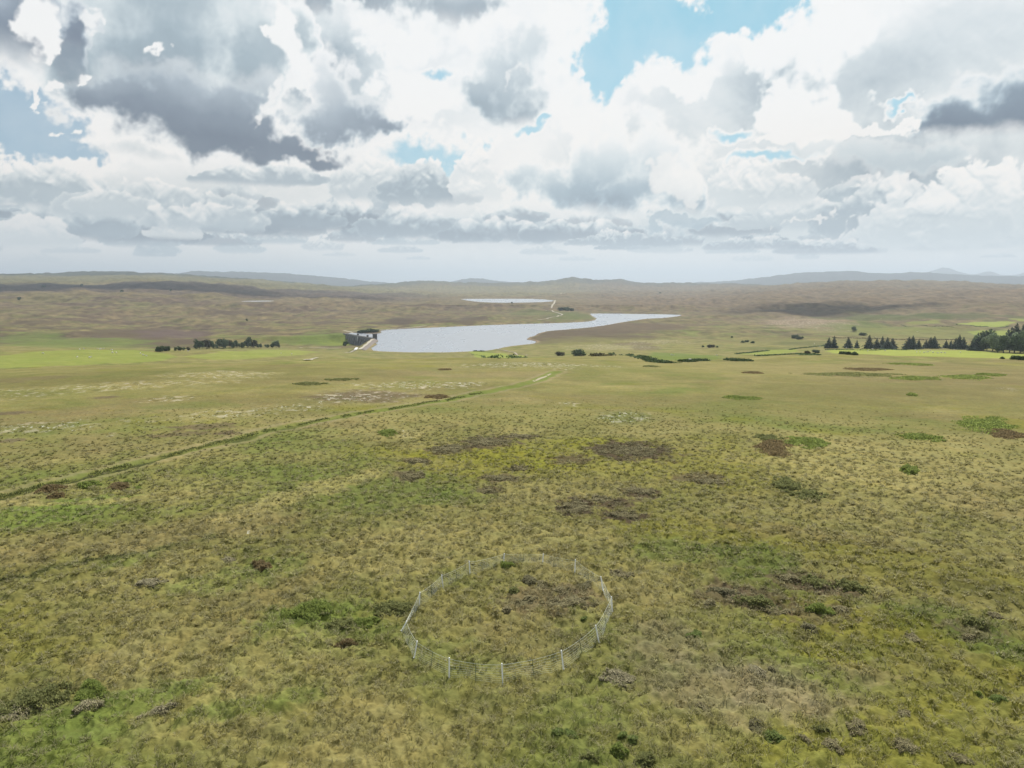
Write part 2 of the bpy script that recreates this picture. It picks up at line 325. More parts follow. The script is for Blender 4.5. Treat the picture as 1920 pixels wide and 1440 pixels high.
# columns -> azimuth, rows -> sight-line slope
Lr = [0.0, 70.0, 160.0, 260.0]; Lz = []
Lz.append(np.zeros(len(AZ))); Lz.append(np.full(len(AZ), 0.0))
azc = np.clip(np.where(AZ > math.pi, AZ - 2 * math.pi, AZ), R(-48), R(48))
azc = np.where(AZ > R(43), np.where(AZ < math.pi, R(43), R(-43)), azc)
mid = (AZ > R(43)); tb = np.where(mid, (AZ - R(43)) / R(274), 0); azc = np.where(mid, R(43) * np.cos(tb * math.pi), azc)
Lz.append(-2.2 - 1.0 * np.sin(azc * 3 + 1.0)); Lz.append(-8.0 - 1.2 * np.sin(azc * 4 + 0.5))
def gauss(a, x, y, sig):  # bump at photo column x
    a0 = pix_az(x, y); s = sig / F * math.cos(a0) ** 2
    return np.exp(-0.5 * ((a - a0) / s) ** 2)
for rr, ys in LAY:
    a = np.array([pix_az(x, y) for x, y in zip(COLX, ys)]); t = np.array([pix_tan(x, y) for x, y in zip(COLX, ys)])
    m = pchip_slopes(a, t[:, None]); tt = pchip_eval(a, t[:, None], m, np.clip(azc, a[0], a[-1]))[:, 0]
    z = CZ + rr * tt
    if rr == 9000: z += (gauss(azc, 1066, 520, 42) * 7 + gauss(azc, 1071, 520, 14) * 4.5 + gauss(azc, 1150, 524, 22) * 3.5 + gauss(azc, 1166, 524, 7) * 2.2 + gauss(azc, 780, 529, 40) * 2 + gauss(azc, 215, 512, 60) * 2) * rr / F
    if rr == 16000: z += (gauss(azc, 885, 527, 30) * 7 + gauss(azc, 1590, 512, 24) * 3 + gauss(azc, 368, 511, 16) * 3 + gauss(azc, 420, 511, 40) * 2 + gauss(azc, 1480, 520, 40) * 2) * rr / F
    if rr == 28000: z += (gauss(azc, 1772, 505, 22) * 9 + gauss(azc, 1768, 505, 8) * 2 + gauss(azc, 1855, 513, 16) * 6.0 + gauss(azc, 1930, 513, 18) * 7) * rr / F
    Lr.append(rr); Lz.append(z)
Lr = np.array(Lr, float); Lz = np.array(Lz)
mm = pchip_slopes(Lr, Lz)
Z = pchip_eval(Lr, Lz, mm, np.clip(RR, 0, 45000))
XX = RR[:, None] * np.sin(AZ)[None, :]; YY = RR[:, None] * np.cos(AZ)[None, :]
RG = np.repeat(RR[:, None], len(AZ), 1)
# undulation grows with distance
Z = Z + fbm(XX, YY, 38, 3, 5) * 0.35 * sstep(RG, 15, 120) + fbm(XX, YY, 120, 3, 9) * 1.1 * sstep(RG, 60, 300) \
      + fbm(XX, YY, 420, 5, 21, 0.55) * np.clip((RG - 600) * 0.0045, 0, 14) + fbm(XX, YY, 2000, 5, 31) * np.clip((RG - 5000) * 0.004, 0, 38)
Z = Z + fbm(XX, YY, 170, 4, 61, .5) * np.clip((RG - 1050) * 0.008, 0, 12)
farr = sstep(RG, 1400, 2600)
Z = Z - np.abs(fbm(XX, YY, 700, 3, 77)) ** 0.7 * np.clip((RG - 1300) * 0.006, 0, 22) * 0.9 + farr * 3

NF = len(AZ_F); DA = AZ_F[1] - AZ_F[0]
def ground(x, y):
    """height of the ground under points x, y (front sector)"""
    x = np.atleast_1d(np.asarray(x, float)); y = np.atleast_1d(np.asarray(y, float))
    r = np.hypot(x, y); a = np.clip((np.arctan2(x, y) - AZ_F[0]) / DA, 0, NF - 1.001)
    i = np.interp(r, RR, np.arange(len(RR))); i0 = np.clip(i.astype(int), 0, len(RR) - 2); fi = i - i0
    j0 = a.astype(int); fj = a - j0
    return (Z[i0, j0] * (1 - fi) * (1 - fj) + Z[i0 + 1, j0] * fi * (1 - fj) + Z[i0, j0 + 1] * (1 - fi) * fj + Z[i0 + 1, j0 + 1] * fi * fj)
def onplane(px, py, z):
    t = pix_tan(px, py); a = pix_az(px, py); r = (z - CZ) / t
    return r * math.sin(a), r * math.cos(a)
def at(px, py, rmin=20):
    """the spot of ground seen at a photo position"""
    t = pix_tan(px, py); a = pix_az(px, py); aj = min(max((a - AZ_F[0]) / DA, 0), NF - 1.001); j = int(aj); f = aj - j
    zc = Z[:, j] * (1 - f) + Z[:, j + 1] * f
    d = zc - (CZ + RR * t); k = np.where((d > 0) & (RR > rmin))[0]
    if len(k) == 0:
        k0 = len(RR) - 2; r = 9000.0
    else:
        k0 = max(k[0], 1); r = RR[k0 - 1] + (RR[k0] - RR[k0 - 1]) * (-d[k0 - 1]) / (d[k0] - d[k0 - 1] + 1e-9)
    x, y = r * math.sin(a), r * math.cos(a)
    return x, y, float(ground(x, y)[0])
def sdpoly(x, y, poly):
    """signed distance, negative inside"""
    d = np.full(x.shape, 1e18); s = np.ones(x.shape)
    n = len(poly)
    for i in range(n):
        ax, ay = poly[i]; bx, by = poly[i - 1]
        ex, ey = bx - ax, by - ay; wx, wy = x - ax, y - ay
        t = np.clip((wx * ex + wy * ey) / (ex * ex + ey * ey + 1e-12), 0, 1)
        d = np.minimum(d, (wx - ex * t) ** 2 + (wy - ey * t) ** 2)
        c1 = y >= ay; c2 = y < by; c3 = ex * wy > ey * wx
        s = np.where((c1 & c2 & c3) | (~c1 & ~c2 & ~c3), -s, s)
    return s * np.sqrt(d)
def dline(x, y, pts):
    """distance to a polyline and how far along it (0..1)"""
    d = np.full(x.shape, 1e18); u = np.zeros(x.shape); n = len(pts) - 1
    for i in range(n):
        ax, ay = pts[i][:2]; bx, by = pts[i + 1][:2]; ex, ey = bx - ax, by - ay
        t = np.clip(((x - ax) * ex + (y - ay) * ey) / (ex * ex + ey * ey + 1e-12), 0, 1)
        q = (x - ax - ex * t) ** 2 + (y - ay - ey * t) ** 2
        u = np.where(q < d, (i + t) / n, u); d = np.minimum(d, q)
    return np.sqrt(d), u
def box_of(pts, pad):
    p = np.array([q[:2] for q in pts]); return (XX > p[:, 0].min() - pad) & (XX < p[:, 0].max() + pad) & (YY > p[:, 1].min() - pad) & (YY < p[:, 1].max() + pad)

# lakes: levels and shore lines
LAKE_Z, UP_Z = -81.0, -67.0
POND_Z = at(482, 565)[2] + .5
def smooth_close(pts, it=2):
    for _ in range(it):
        q = []
        for i in range(len(pts)):
            a = pts[i]; b = pts[(i + 1) % len(pts)]
            q += [(a[0] * .75 + b[0] * .25, a[1] * .75 + b[1] * .25), (a[0] * .25 + b[0] * .75, a[1] * .25 + b[1] * .75)]
        pts = q
    return pts
LAKE_PX = [(693,657),(715,660),(785,661.3),(840,661),(872,660),(905,658.5),(925,656),(942,652),(965,648.5),(1000,645),(1009,641.5),(1000,638.5),(984,637),(990,633),(1003,629.5),(1010,625),(1026,621),
 (1076,617),(1120,612.5),(1158,606),(1180,602),(1210,598),(1250,596),(1283,591),(1260,589.5),(1180,588.5),(1107,587.5),(1108,591),(1117,596),(1119,599.5),(1105,603),(1060,605.5),(1000,607),(930,609),(880,611),(820,614),(760,616.5),(712,619.5),
 (717,623.5),(700,626.5),(680,624.5),(655,624),(650,626),(664,628),(682,631.5),(697,634),(702,636),(710,639)]
lake = smooth_close([onplane(x, y, LAKE_Z) for x, y in LAKE_PX], 1)
UP_PX = [(862,560.5),(900,560.3),(960,560.2),(1010,560.6),(1042,563.5),(1030,566),(985,567.6),(930,568),(895,566),(872,563)]
upper = smooth_close([onplane(x, y, UP_Z) for x, y in UP_PX], 1)
POND_PX = [(453,563),(478,562.6),(506,564.6),(511,566),(486,567),(468,565.6)]
_c = at(482, 565); _r = math.hypot(_c[0], _c[1]); _a = math.atan2(_c[0], _c[1])
def _pp(u, v): return (_c[0] + u * math.cos(_a) + (v + .25 * u) * math.sin(_a), _c[1] - u * math.sin(_a) + (v + .25 * u) * math.cos(_a))
pond = smooth_close([_pp(u * 29 / F * _r, v) for u, v in ((-1, 0), (-.5, 60), (.1, 85), (.7, 60), (1.05, 12), (.8, -45), (.2, -70), (-.5, -45))], 1)
def carve(poly, z, reach, bank, sink=False):
    global Z
    mk = box_of(poly, reach + 50); x, y = XX[mk], YY[mk]
    sd = sdpoly(x, y, poly) + fbm(x, y, 60, 3, 41) * (1.0 if sink else 3.0)
    out_h = z + (.1 if sink else 0.6) + bank * np.clip(sd, 0, None)
    wgt = sstep(sd, 0, reach)
    h = out_h * (1 - wgt) + (Z[mk] if sink else np.maximum(Z[mk], z + 0.8)) * wgt
    h = np.where(sd < 0, z + np.clip(sd * 0.12, -6, 0) - 0.3, h)
    Z[mk] = h
    return mk, sd
carve(pond, POND_Z, 170, 0.005, True)
carve(upper, UP_Z, 260, 0.02)
# the hollow below the dam
toe = [onplane(x, y, zz) for x, y, zz in ((634,636,-90),(652,644,-99),(664,646,-99),(682,645,-99),(694,638,-92),(690,632,-84),(668,627,-84),(650,625,-84),(640,628,-88))]
lk_mask, lk_sd = carve(lake, LAKE_Z, 200, 0.035)
lk_full = np.full(Z.shape, 999.0); lk_full[lk_mask] = lk_sd; lk_full[lk_full < 0] = 0
DAM_PX = [(646.5,625.6),(651,626.6),(658,627.9),(667,629.4),(676,631.0),(685,632.5),(693,633.7),(699,634.6)]
DAM_TOP = -78.0
dam = [onplane(x, y, DAM_TOP) for x, y in DAM_PX]
EMB_PX = [(700,634.8),(694,640),(687,646),(680,651.5),(674,655.2)]
emb = [onplane(x, y, DAM_TOP) for x, y in EMB_PX]
mk = box_of(dam, 360); x, y = XX[mk], YY[mk]
dd, uu = dline(x, y, dam)
# which side of the dam: downstream is towards the camera and to the left
e0 = np.array(dam[0]); e1 = np.array(dam[-1]); nrm = np.array([(e1 - e0)[1], -(e1 - e0)[0]]); nrm /= np.linalg.norm(nrm)
if nrm[1] > 0: nrm = -nrm
side = (x - e0[0]) * nrm[0] + (y - e0[1]) * nrm[1]
prof = np.interp(uu, [0, 0.08, 0.2, 0.35, 0.6, 0.8, 1.0], [-81, -85, -91, -94, -94, -92, -90])
down = side > -4
target = prof + np.clip(dd - 60, 0, None) * 0.03
e_n = np.array([emb[-1][1] - emb[0][1], -(emb[-1][0] - emb[0][0])]); e_n /= np.linalg.norm(e_n); e_n = e_n if e_n[0] > 0 else -e_n
sde = (x - emb[0][0]) * e_n[0] + (y - emb[0][1]) * e_n[1]
wgt = (1 - sstep(dd, 130, 310)) * down * sstep(side, -4, 2) * (1 - sstep(sde, -14, -2))
Z[mk] = np.where(down, Z[mk] * (1 - wgt) + np.minimum(Z[mk], target) * wgt, Z[mk])
tl = np.array(dam[0]) - np.array(dam[2]); tl /= np.linalg.norm(tl); ab = np.array(dam[0]) + tl * 10
Z[mk] = np.maximum(Z[mk], np.where(np.abs(lk_full[mk]) > 6, -79.2 - .55 * np.clip(np.hypot(x - ab[0], y - ab[1]) - 27, 0, None), -200))
mk = box_of(emb, 120); x, y = XX[mk], YY[mk]
dd, uu = dline(x, y, emb)
e_n = np.array([emb[-1][1] - emb[0][1], -(emb[-1][0] - emb[0][0])]); e_n /= np.linalg.norm(e_n); e_n = e_n if e_n[0] > 0 else -e_n
sd_ = (x - emb[0][0]) * e_n[0] + (y - emb[0][1]) * e_n[1]
ridge = DAM_TOP - np.where(sd_ > 0, np.clip(dd - 2.0, 0, None) * .8, np.clip(dd - 3.5, 0, None) * .62)
Z[mk] = np.maximum(Z[mk], ridge)
PAD = [onplane(x_, y_, -78.9) for x_, y_ in ((663.2,655.4),(668.8,655.6),(671.8,651.4),(667.2,651.0))]; pc = np.mean(PAD, 0)
Z[mk] = np.maximum(Z[mk], -79.3 - .5 * np.clip(sdpoly(x, y, PAD), 0, None)); Z[mk] = np.where(sdpoly(x, y, PAD) < 3, np.minimum(Z[mk], -79.2), Z[mk])

# ------------------------------------------------------------------ vegetation map (own colours of the plants, with some cloud shade painted in)
STRAW = np.array([.242, .232, .098]); OLIVE = np.array([.158, .166, .056]); GREEN = np.array([.105, .155, .034]); BROWN = np.array([.162, .142, .070])
HEATH = np.array([.068, .055, .038]); LIME = np.array([.235, .310, .060]); MOSS = np.array([.165, .180, .024]); PALE = np.array([.34, .31, .20]); REDB = np.array([.135, .075, .040])
DARKG = np.array([.055, .068, .024])
C = np.zeros(Z.shape + (3,), np.float32); C[:] = OLIVE
def lay(c, wgt, mk=None):
    global C
    if mk is None: C = (C * (1 - wgt[..., None]) + np.asarray(c, np.float32) * wgt[..., None]).astype(np.float32)
    else: C[mk] = C[mk] * (1 - wgt[..., None]) + np.asarray(c, np.float32) * wgt[..., None]
n1 = fbm(XX, YY, 14, 4, 101, .55); n2 = fbm(XX, YY, 60, 4, 103, .55); n3 = fbm(XX, YY, 5, 4, 107, .6); n4 = fbm(XX, YY, 240, 4, 109, .55)
near = 1 - sstep(RG, 500, 800)
lay(STRAW, sstep(n1 + 0.25 * n3, -0.55, 0.85) * 0.68)
lay(GREEN, sstep(n2 * 0.9 - n1 * 0.5, 0.0, 0.85) * 0.7)
lay(BROWN, sstep(fbm(XX, YY, 30, 4, 113, .6) + 0.15 * n3, 0.05, 0.9) * 0.5)
lay(MOSS, sstep(fbm(XX, YY, 22, 4, 127, .6) - 0.2 * n1, 0.25, 0.75) * 0.55)
# hills beyond
mid_w = sstep(RG, 1100, 1500)
azg = np.repeat(azc[None, :], len(RR), 0)
hill = OLIVE * 0.50 + BROWN * 0.50 + np.array([.012, .0, .010])
lay(hill, mid_w * 0.75)
h1 = fbm(XX, YY, 150, 5, 131, .6, rot=0.25, stretch=2.6); h2 = fbm(XX, YY, 420, 4, 137, .55, rot=-0.1, stretch=1.8); h3 = fbm(XX * 1.6, YY * .8, 45, 4, 139, .6); h5 = fbm(XX * 2.1, YY, 120, 5, 143, .62); h6 = fbm(XX * 1.7, YY * .8, 70, 4, 149, .6)
lay(GREEN * 0.9 + STRAW * 0.25, mid_w * sstep(h2, -0.1, 0.7) * 0.5 * (1 - sstep(RG, 2600, 4200)))
lay(HEATH * 1.15 + BROWN * 0.10, mid_w * sstep(h1 + 0.25 * h2 + .1 * h3, 0.06, 0.16) * np.where(azg < R(3), 0.85, 0.35) * (1 - sstep(RG, 3100, 3300)))
lay(BROWN * 1.0 + np.array([.02, .005, .015]), mid_w * sstep(-h2, 0.0, 0.7) * 0.6)
lay(HEATH, mid_w * sstep(h1 + 0.25 * h2 + .15 * h3, 0.10, 0.20) * np.where(azg < R(3), 0.75, 0.25) * (1 - sstep(RG, 3000, 3300)))
right = sstep(azg, R(2), R(9))
lay(np.array([.150, .118, .078]), sstep(RG, 1900, 3000) * right * 0.7)
lay(np.array([.055, .045, .044]), sstep(RG, 3250, 3400) * (1 - sstep(RG, 5000, 5300)) * (1 - sstep(azg, R(-12), R(-2))) * 0.85)
lay(np.array([.14, .14, .06]), sstep(RG, 5200, 5500) * (1 - sstep(RG, 7000, 7600)) * (1 - sstep(azg, R(-14), R(-4))) * 0.8)
lay(np.array([.03, .045, .03]), sstep(RG, 7300, 7900) * (1 - sstep(RG, 11000, 12500)) * (1 - sstep(azg, R(-12), R(-6))) * 0.9)
lay(np.array([.055, .065, .05]), sstep(RG, 7400, 8600) * 0.75)
lay(np.array([.05, .058, .055]), sstep(RG, 12000, 14000) * 0.8)
lay(HEATH * 1.1 + BROWN * .12, mid_w * sstep(h5 + .35 * h1 + .2 * h2, .20, .30) * np.where(azg < R(3), .8, .22) * (1 - sstep(RG, 3000, 3300)))
lay(GREEN * 1.05 + STRAW * .1, mid_w * sstep(h6 - .4 * h1, .15, .4) * .5 * (1 - sstep(RG, 2300, 3200)))
lay(STRAW * .85 + np.array([.02, 0, .015]), mid_w * sstep(-h6 - .2 * h5, .15, .45) * .5 * (1 - sstep(RG, 3000, 5000)))
lay(np.array([.150, .118, .082]), mid_w * (1 - sstep(RG, 4200, 5200)) * sstep(RG, 1500, 2300) * .38)
C *= (1 - .14 * mid_w + .45 * h3 * mid_w + .22 * fbm(XX, YY, 18, 3, 141, .6) * sstep(RG, 150, 400) + .16 * h1 * mid_w)[..., None].clip(.4, 1.7).astype(np.float32)
SP = np.zeros(Z.shape, np.float32)     # how thickly white cotton grass and stones stand there
TU = np.ones(Z.shape, np.float32)      # how tussocky the sward is
TU *= 1 - 0.75 * sstep(RG, 500, 900).astype(np.float32)
def wellipse(px, py, rx, ry):
    x0, y0, _ = at(px, py); xa, ya, _ = at(px - rx, py); xb, yb, _ = at(px + rx, py)
    r0 = math.hypot(x0, y0); lat = math.hypot(xb - xa, yb - ya) / 2
    t1 = at(px, py + ry); t2 = at(px, py - ry)
    lon = abs(math.hypot(t2[0], t2[1]) - math.hypot(t1[0], t1[1])) / 2
    lat = min(lat, rx / F * r0 * 1.6 + 1); lon = min(lon, r0 * 0.45)
    return x0, y0, math.atan2(x0, y0), max(lat, .2), max(lon, .2)
def patch(px, py, rx, ry, c, wt=0.8, rag=0.5, soft=0.35, sp=0.0, tu=None, tilt=0.0, seed=0):
    x0, y0, a0, lat, lon = wellipse(px, py, rx, ry); R0 = max(lat, lon) * 1.9
    mk = (XX > x0 - R0) & (XX < x0 + R0) & (YY > y0 - R0) & (YY < y0 + R0)
    if not mk.any(): return
    x, y = XX[mk] - x0, YY[mk] - y0
    u = (x * math.cos(a0) - y * math.sin(a0)) / lat; v = (x * math.sin(a0) + y * math.cos(a0)) / lon
    if tilt: u, v = u * math.cos(tilt) + v * math.sin(tilt), -u * math.sin(tilt) + v * math.cos(tilt)
    sz = (lat * lon) ** 0.5
    d = np.hypot(u, v) + rag * fbm(XX[mk], YY[mk], sz * 0.55, 5, 200 + seed + int(px), .62)
    wgt = (1 - sstep(d, 1 - soft, 1 + soft)) * wt
    if c is not None: lay(c, wgt, mk)
    if sp: SP[mk] = np.maximum(SP[mk], wgt / wt * sp)
    if tu is not None: TU[mk] = TU[mk] * (1 - wgt) + tu * wgt
def zone(pts, c, wt=0.9, soft=3.0, rag=2.0, tu=None, sp=0.0):
    w_ = [at(x, y)[:2] for x, y in pts]
    mk = box_of(w_, soft + rag * 3 + 5)
    if not mk.any(): return
    sd = sdpoly(XX[mk], YY[mk], w_) + fbm(XX[mk], YY[mk], 20, 4, 301) * rag
    wgt = (1 - sstep(sd, -soft, soft)) * wt; lay(c, wgt, mk)
    if tu is not None: TU[mk] = TU[mk] * (1 - wgt) + tu * wgt
    if sp: SP[mk] = np.maximum(SP[mk], wgt / wt * sp)
exec_patches = [
 # damp greens, straws and browns of the near moor, some painted cloud shade
 (1180, 860, 420, 34, MOSS, .55, .6, .5), (900, 850, 120, 14, MOSS * 1.1, .7, .6, .4), (1000, 870, 100, 12, MOSS * 1.1, .6, .6, .4), (1130, 830, 90, 10, MOSS*1.1, .6, .5, .4),
 (740, 920, 130, 36, GREEN * .9, .65, .6, .4), (860, 930, 70, 18, GREEN, .5, .6, .4), (1350, 1000, 200, 26, MOSS, .55, .6, .4), (1260, 1030, 80, 22, GREEN, .6, .6, .4),
 (1420, 1050, 90, 30, GREEN * .85, .75, .6, .4), (1450, 1090, 120, 30, GREEN * .75, .6, .6, .4), (1780, 1170, 110, 34, GREEN * .9, .75, .6, .4), (1880, 1220, 70, 24, GREEN * .85, .7, .6, .4),
 (1600, 1170, 160, 40, MOSS * .85, .7, .5, .4), (1560, 1230, 60, 20, MOSS, .7, .6, .4), (1720, 1070, 200, 36, MOSS * .8, .55, .6, .5), (1850, 1110, 90, 22, OLIVE * .7, .7, .5, .4),
 (60, 970, 150, 18, GREEN * 1.15, .75, .5, .5), (120, 945, 110, 8, GREEN * 1.3, .7, .5, .4), (240, 1050, 60, 12, GREEN, .6, .6, .4), (580, 1160, 110, 30, GREEN * 1.15, .7, .6, .4), (420, 1090, 120, 20, GREEN*1.1, .5, .6, .4),
 (190, 1330, 200, 26, GREEN * 1.1, .75, .6, .4), (480, 1320, 130, 20, GREEN * 1.05, .6, .6, .4), (60, 1420, 160, 30, GREEN, .55, .6, .4), (640, 1200, 90, 26, GREEN * 1.1, .6, .6, .4), (500, 1060, 70, 14, GREEN * 1.1, .5, .6, .4),
 (760, 1060, 90, 16, STRAW * 1.05, .6, .6, .5), (900, 1010, 220, 26, STRAW, .45, .6, .5), (1700, 870, 240, 40, STRAW * 1.05, .55, .6, .5), (1560, 880, 160, 20, STRAW * 1.12, .55, .6, .5),
 (1350, 1290, 150, 60, PALE * .62, .55, .7, .5), (1480, 1300, 120, 40, PALE * .66, .55, .7, .5), (1250, 1200, 80, 40, PALE * .6, .5, .7, .5), (560, 1230, 140, 50, STRAW, .45, .7, .5), (150, 1190, 240, 50, OLIVE, .4, .7, .5),
 (300, 1000, 260, 26, BROWN * 1.05, .45, .6, .5), (980, 1180, 90, 60, BROWN * 1.3, .35, .7, .5), (1500, 1000, 150, 12, BROWN, .5, .6, .5), (1350, 760, 300, 22, OLIVE * .8, .5, .5, .5), (1700, 740, 300, 20, OLIVE * .8, .55, .5, .5),  # both dimmed olive bands are cloud shade put into the colour
 (1780, 700, 260, 22, BROWN * .95, .6, .4, .5), (1500, 690, 260, 12, STRAW * .95, .5, .5, .5), (1150, 690, 200, 10, OLIVE * .95 + STRAW * .12, .6, .5, .5), (880, 700, 200, 9, BROWN * 1.15 + .01, .55, .5, .5), (560, 712, 180, 7, BROWN * 1.2, .5, .5, .5),
 (200, 705, 320, 12, OLIVE * .75, .6, .5, .5), (480, 750, 260, 14, BROWN * 1.05, .45, .5, .5), (150, 780, 200, 10, BROWN * 1.1, .5, .5, .5), (350, 760, 90, 7, GREEN * .85, .45, .6, .5), (250, 830, 200, 18, BROWN * 1.1, .45, .6, .5), (1000, 745, 160, 10, BROWN * 1.1, .4, .5, .5),  # first, dimmed olive band paints the cloud shade below the left brow
 # whitish cotton grass and stones
 (420, 702, 95, 7, STRAW * 1.1, .5, .6, .5, .75), (250, 722, 170, 8, STRAW * 1.05, .5, .6, .5, .55), (60, 735, 110, 9, OLIVE, .3, .6, .5, .5), (60, 802, 75, 11, None, 1, .6, .4, .8), (125, 800, 40, 8, None, 1, .6, .4, .7), (205, 815, 20, 4, None, 1, .6, .4, .6),
 (320, 748, 50, 5, None, 1, .6, .4, .7), (440, 775, 90, 7, None, 1, .7, .4, .8), (560, 765, 60, 7, None, 1, .7, .4, .8), (650, 745, 60, 9, None, 1, .6, .4, .85), (800, 722, 120, 7, None, 1, .6, .4, .85), (690, 742, 90, 11, HEATH * 1.5, .75, .6, .4, .55),
 (1175, 782, 50, 11, GREEN * .8, .5, .3, .4, .9), (1065, 757, 24, 4, None, 1, .6, .4, .7), (770, 815, 26, 7, STRAW * 1.2, .6, .4, .4, .5), (740, 905, 45, 10, None, 1, .7, .4, .55), (890, 945, 40, 8, None, 1, .7, .4, .4), (640, 850, 90, 14, None, 1, .8, .4, .35),
 (1000, 684, 130, 5, OLIVE, .3, .6, .4, .85), (300, 790, 160, 9, None, 1, .8, .5, .4), (1275, 1050, 14, 4, None, 1, .6, .4, .8), (1310, 1048, 14, 4, None, 1, .6, .4, .7), (1600, 1138, 24, 8, None, 1, .6, .4, .7), (1700, 1140, 40, 16, None, 1, .7, .4, .55),
 (1730, 1170, 50, 20, None, 1, .8, .4, .35), (1880, 1235, 40, 10, None, 1, .8, .4, .5), (466, 998, 6, 4, None, 1, .4, .4, .95), (1880, 1295, 30, 6, None, 1, .8, .4, .45), (1884, 728, 14, 4, None, 1, .6, .4, .6),
 # brown heather mats
 (1183, 846, 78, 17, HEATH, .95, .8, .25), (1070, 862, 40, 8, HEATH * 1.2, .8, .8, .25), (1081, 950, 36, 17, HEATH, .95, .8, .2), (1169, 968, 40, 8, HEATH, .95, .6, .2), (1150, 945, 40, 9, HEATH, .9, .9, .25), (1200, 924, 34, 11, HEATH * 1.1, .9, .8, .25),
 (913, 829, 50, 10, HEATH * 1.15, .85, .9, .25), (840, 843, 44, 9, HEATH * 1.25, .8, .9, .25), (975, 819, 34, 5, HEATH * 1.2, .8, .8, .25), (975, 879, 22, 5, HEATH * 1.2, .8, .8, .25), (939, 897, 40, 8, HEATH * 1.4, .7, .9, .25), (917, 919, 24, 7, HEATH * 1.2, .8, .8, .25),
 (765, 890, 26, 10, HEATH * 1.3, .8, .8, .25), (782, 864, 24, 6, HEATH * 1.3, .8, .8, .25), (1310, 897, 50, 10, HEATH * 1.3, .75, .9, .25), (1420, 1120, 60, 22, HEATH * 1.4, .75, .9, .3), (1500, 1090, 60, 16, HEATH * 1.4, .75, .9, .3), (1560, 1105, 60, 15, HEATH * 1.4, .75, .9, .3),
 (1530, 1150, 60, 20, HEATH * 1.5, .6, .9, .3), (1355, 1115, 44, 20, HEATH * 1.4, .7, .9, .3), (1820, 1180, 50, 14, HEATH * 1.5, .6, .9, .3), (1010, 1125, 70, 26, HEATH * 1.7, .6, .9, .3), (1080, 1115, 40, 18, HEATH * 1.7, .6, .9, .3), (380, 800, 60, 5, HEATH * 1.5, .7, .9, .25),
 (330, 815, 50, 4, HEATH * 1.5, .6, .9, .25), (425, 812, 24, 3, HEATH * 1.3, .8, .6, .25), (20, 775, 30, 3, HEATH * 1.5, .7, .6, .25), (200, 745, 26, 2, HEATH * 1.6, .7, .6, .25), (20, 826, 20, 4, HEATH * 1.6, .7, .6, .25), (30, 712, 60, 4, HEATH*1.7, .4, .9, .3), (1620, 1260, 60, 18, HEATH*2.4, .35, .9, .3),
 # far side: fields and dark heather
 (360, 640, 30, 6, HEATH * 1.2, .85, .7, .25), (300, 640, 70, 9, HEATH * 1.25, .85, .7, .25), (250, 622, 80, 7, HEATH * 1.3, .85, .7, .25), (180, 640, 40, 7, HEATH * 1.3, .7, .8, .25), (330, 628, 60, 7, np.array([.10,.078,.072]), .85, .6, .25),
 (60, 605, 60, 4, HEATH * 1.3, .7, .8, .25), (430, 583, 40, 4, HEATH * 1.2, .8, .7, .25), (490, 620, 30, 4, HEATH * 1.2, .8, .7, .25), (605, 605, 20, 4, HEATH * 1.2, .8, .7, .25), (750, 600, 26, 6, HEATH, .9, .6, .25), (830, 602, 18, 3, HEATH * 1.1, .85, .7, .25), (890, 597, 22, 4, HEATH * 1.1, .85, .7, .25), (870, 604, 20, 3, HEATH * 1.1, .85, .7, .25),
 (1000, 588, 50, 5, GREEN * .9, .5, .6, .4), (1080, 592, 30, 7, GREEN * .75, .6, .6, .4), (1000, 610, 1, 1, None, 1, .1, .1), (620, 632, 60, 10, GREEN * 1.15, .8, .6, .4), (560, 640, 60, 8, GREEN * 1.1, .6, .6, .4), (150, 645, 140, 8, GREEN * 1.15, .7, .6, .4), (60, 635, 60, 10, GREEN * 1.1, .6, .6, .4),
 (640, 645, 30, 4, LIME * .75, .6, .6, .4), (1090, 626, 110, 10, HEATH * 1.3, .85, .6, .35), (1180, 611, 100, 7, HEATH * 1.5, .8, .6, .35), (1030, 636, 50, 7, HEATH * 1.4, .75, .6, .35), (1100, 640, 90, 9, OLIVE * .95, .5, .6, .4), (1480, 588, 110, 5, HEATH * 1.6, .6, .6, .4),
 (1500, 602, 75, 9, np.array([.24, .20, .15]), .7, .7, .4, .45), (1560, 615, 30, 7, np.array([.22, .18, .13]), .6, .7, .4, .3), (1150, 650, 80, 5, STRAW, .5, .8, .4, .75), (1230, 640, 60, 4, STRAW, .4, .8, .4, .7), (1210, 652, 26, 5, HEATH * 1.5, .6, .6, .3), (1190, 645, 40, 3, HEATH * 1.6, .6, .6, .3),
 (1620, 612, 90, 8, GREEN * .95, .6, .7, .4), (1700, 625, 160, 9, OLIVE * .8 + GREEN * .4, .6, .6, .4), (1650, 592, 110, 4, GREEN * .6, .65, .6, .4), (1780, 590, 120, 4, GREEN * .55, .6, .6, .4), (1440, 640, 70, 6, OLIVE, .5, .6, .4), (1500, 645, 60, 4, DARKG * 1.3, .55, .8, .4), (1420, 653, 60, 3, DARKG * 1.5, .5, .8, .4)]
for q in exec_patches: patch(*q)
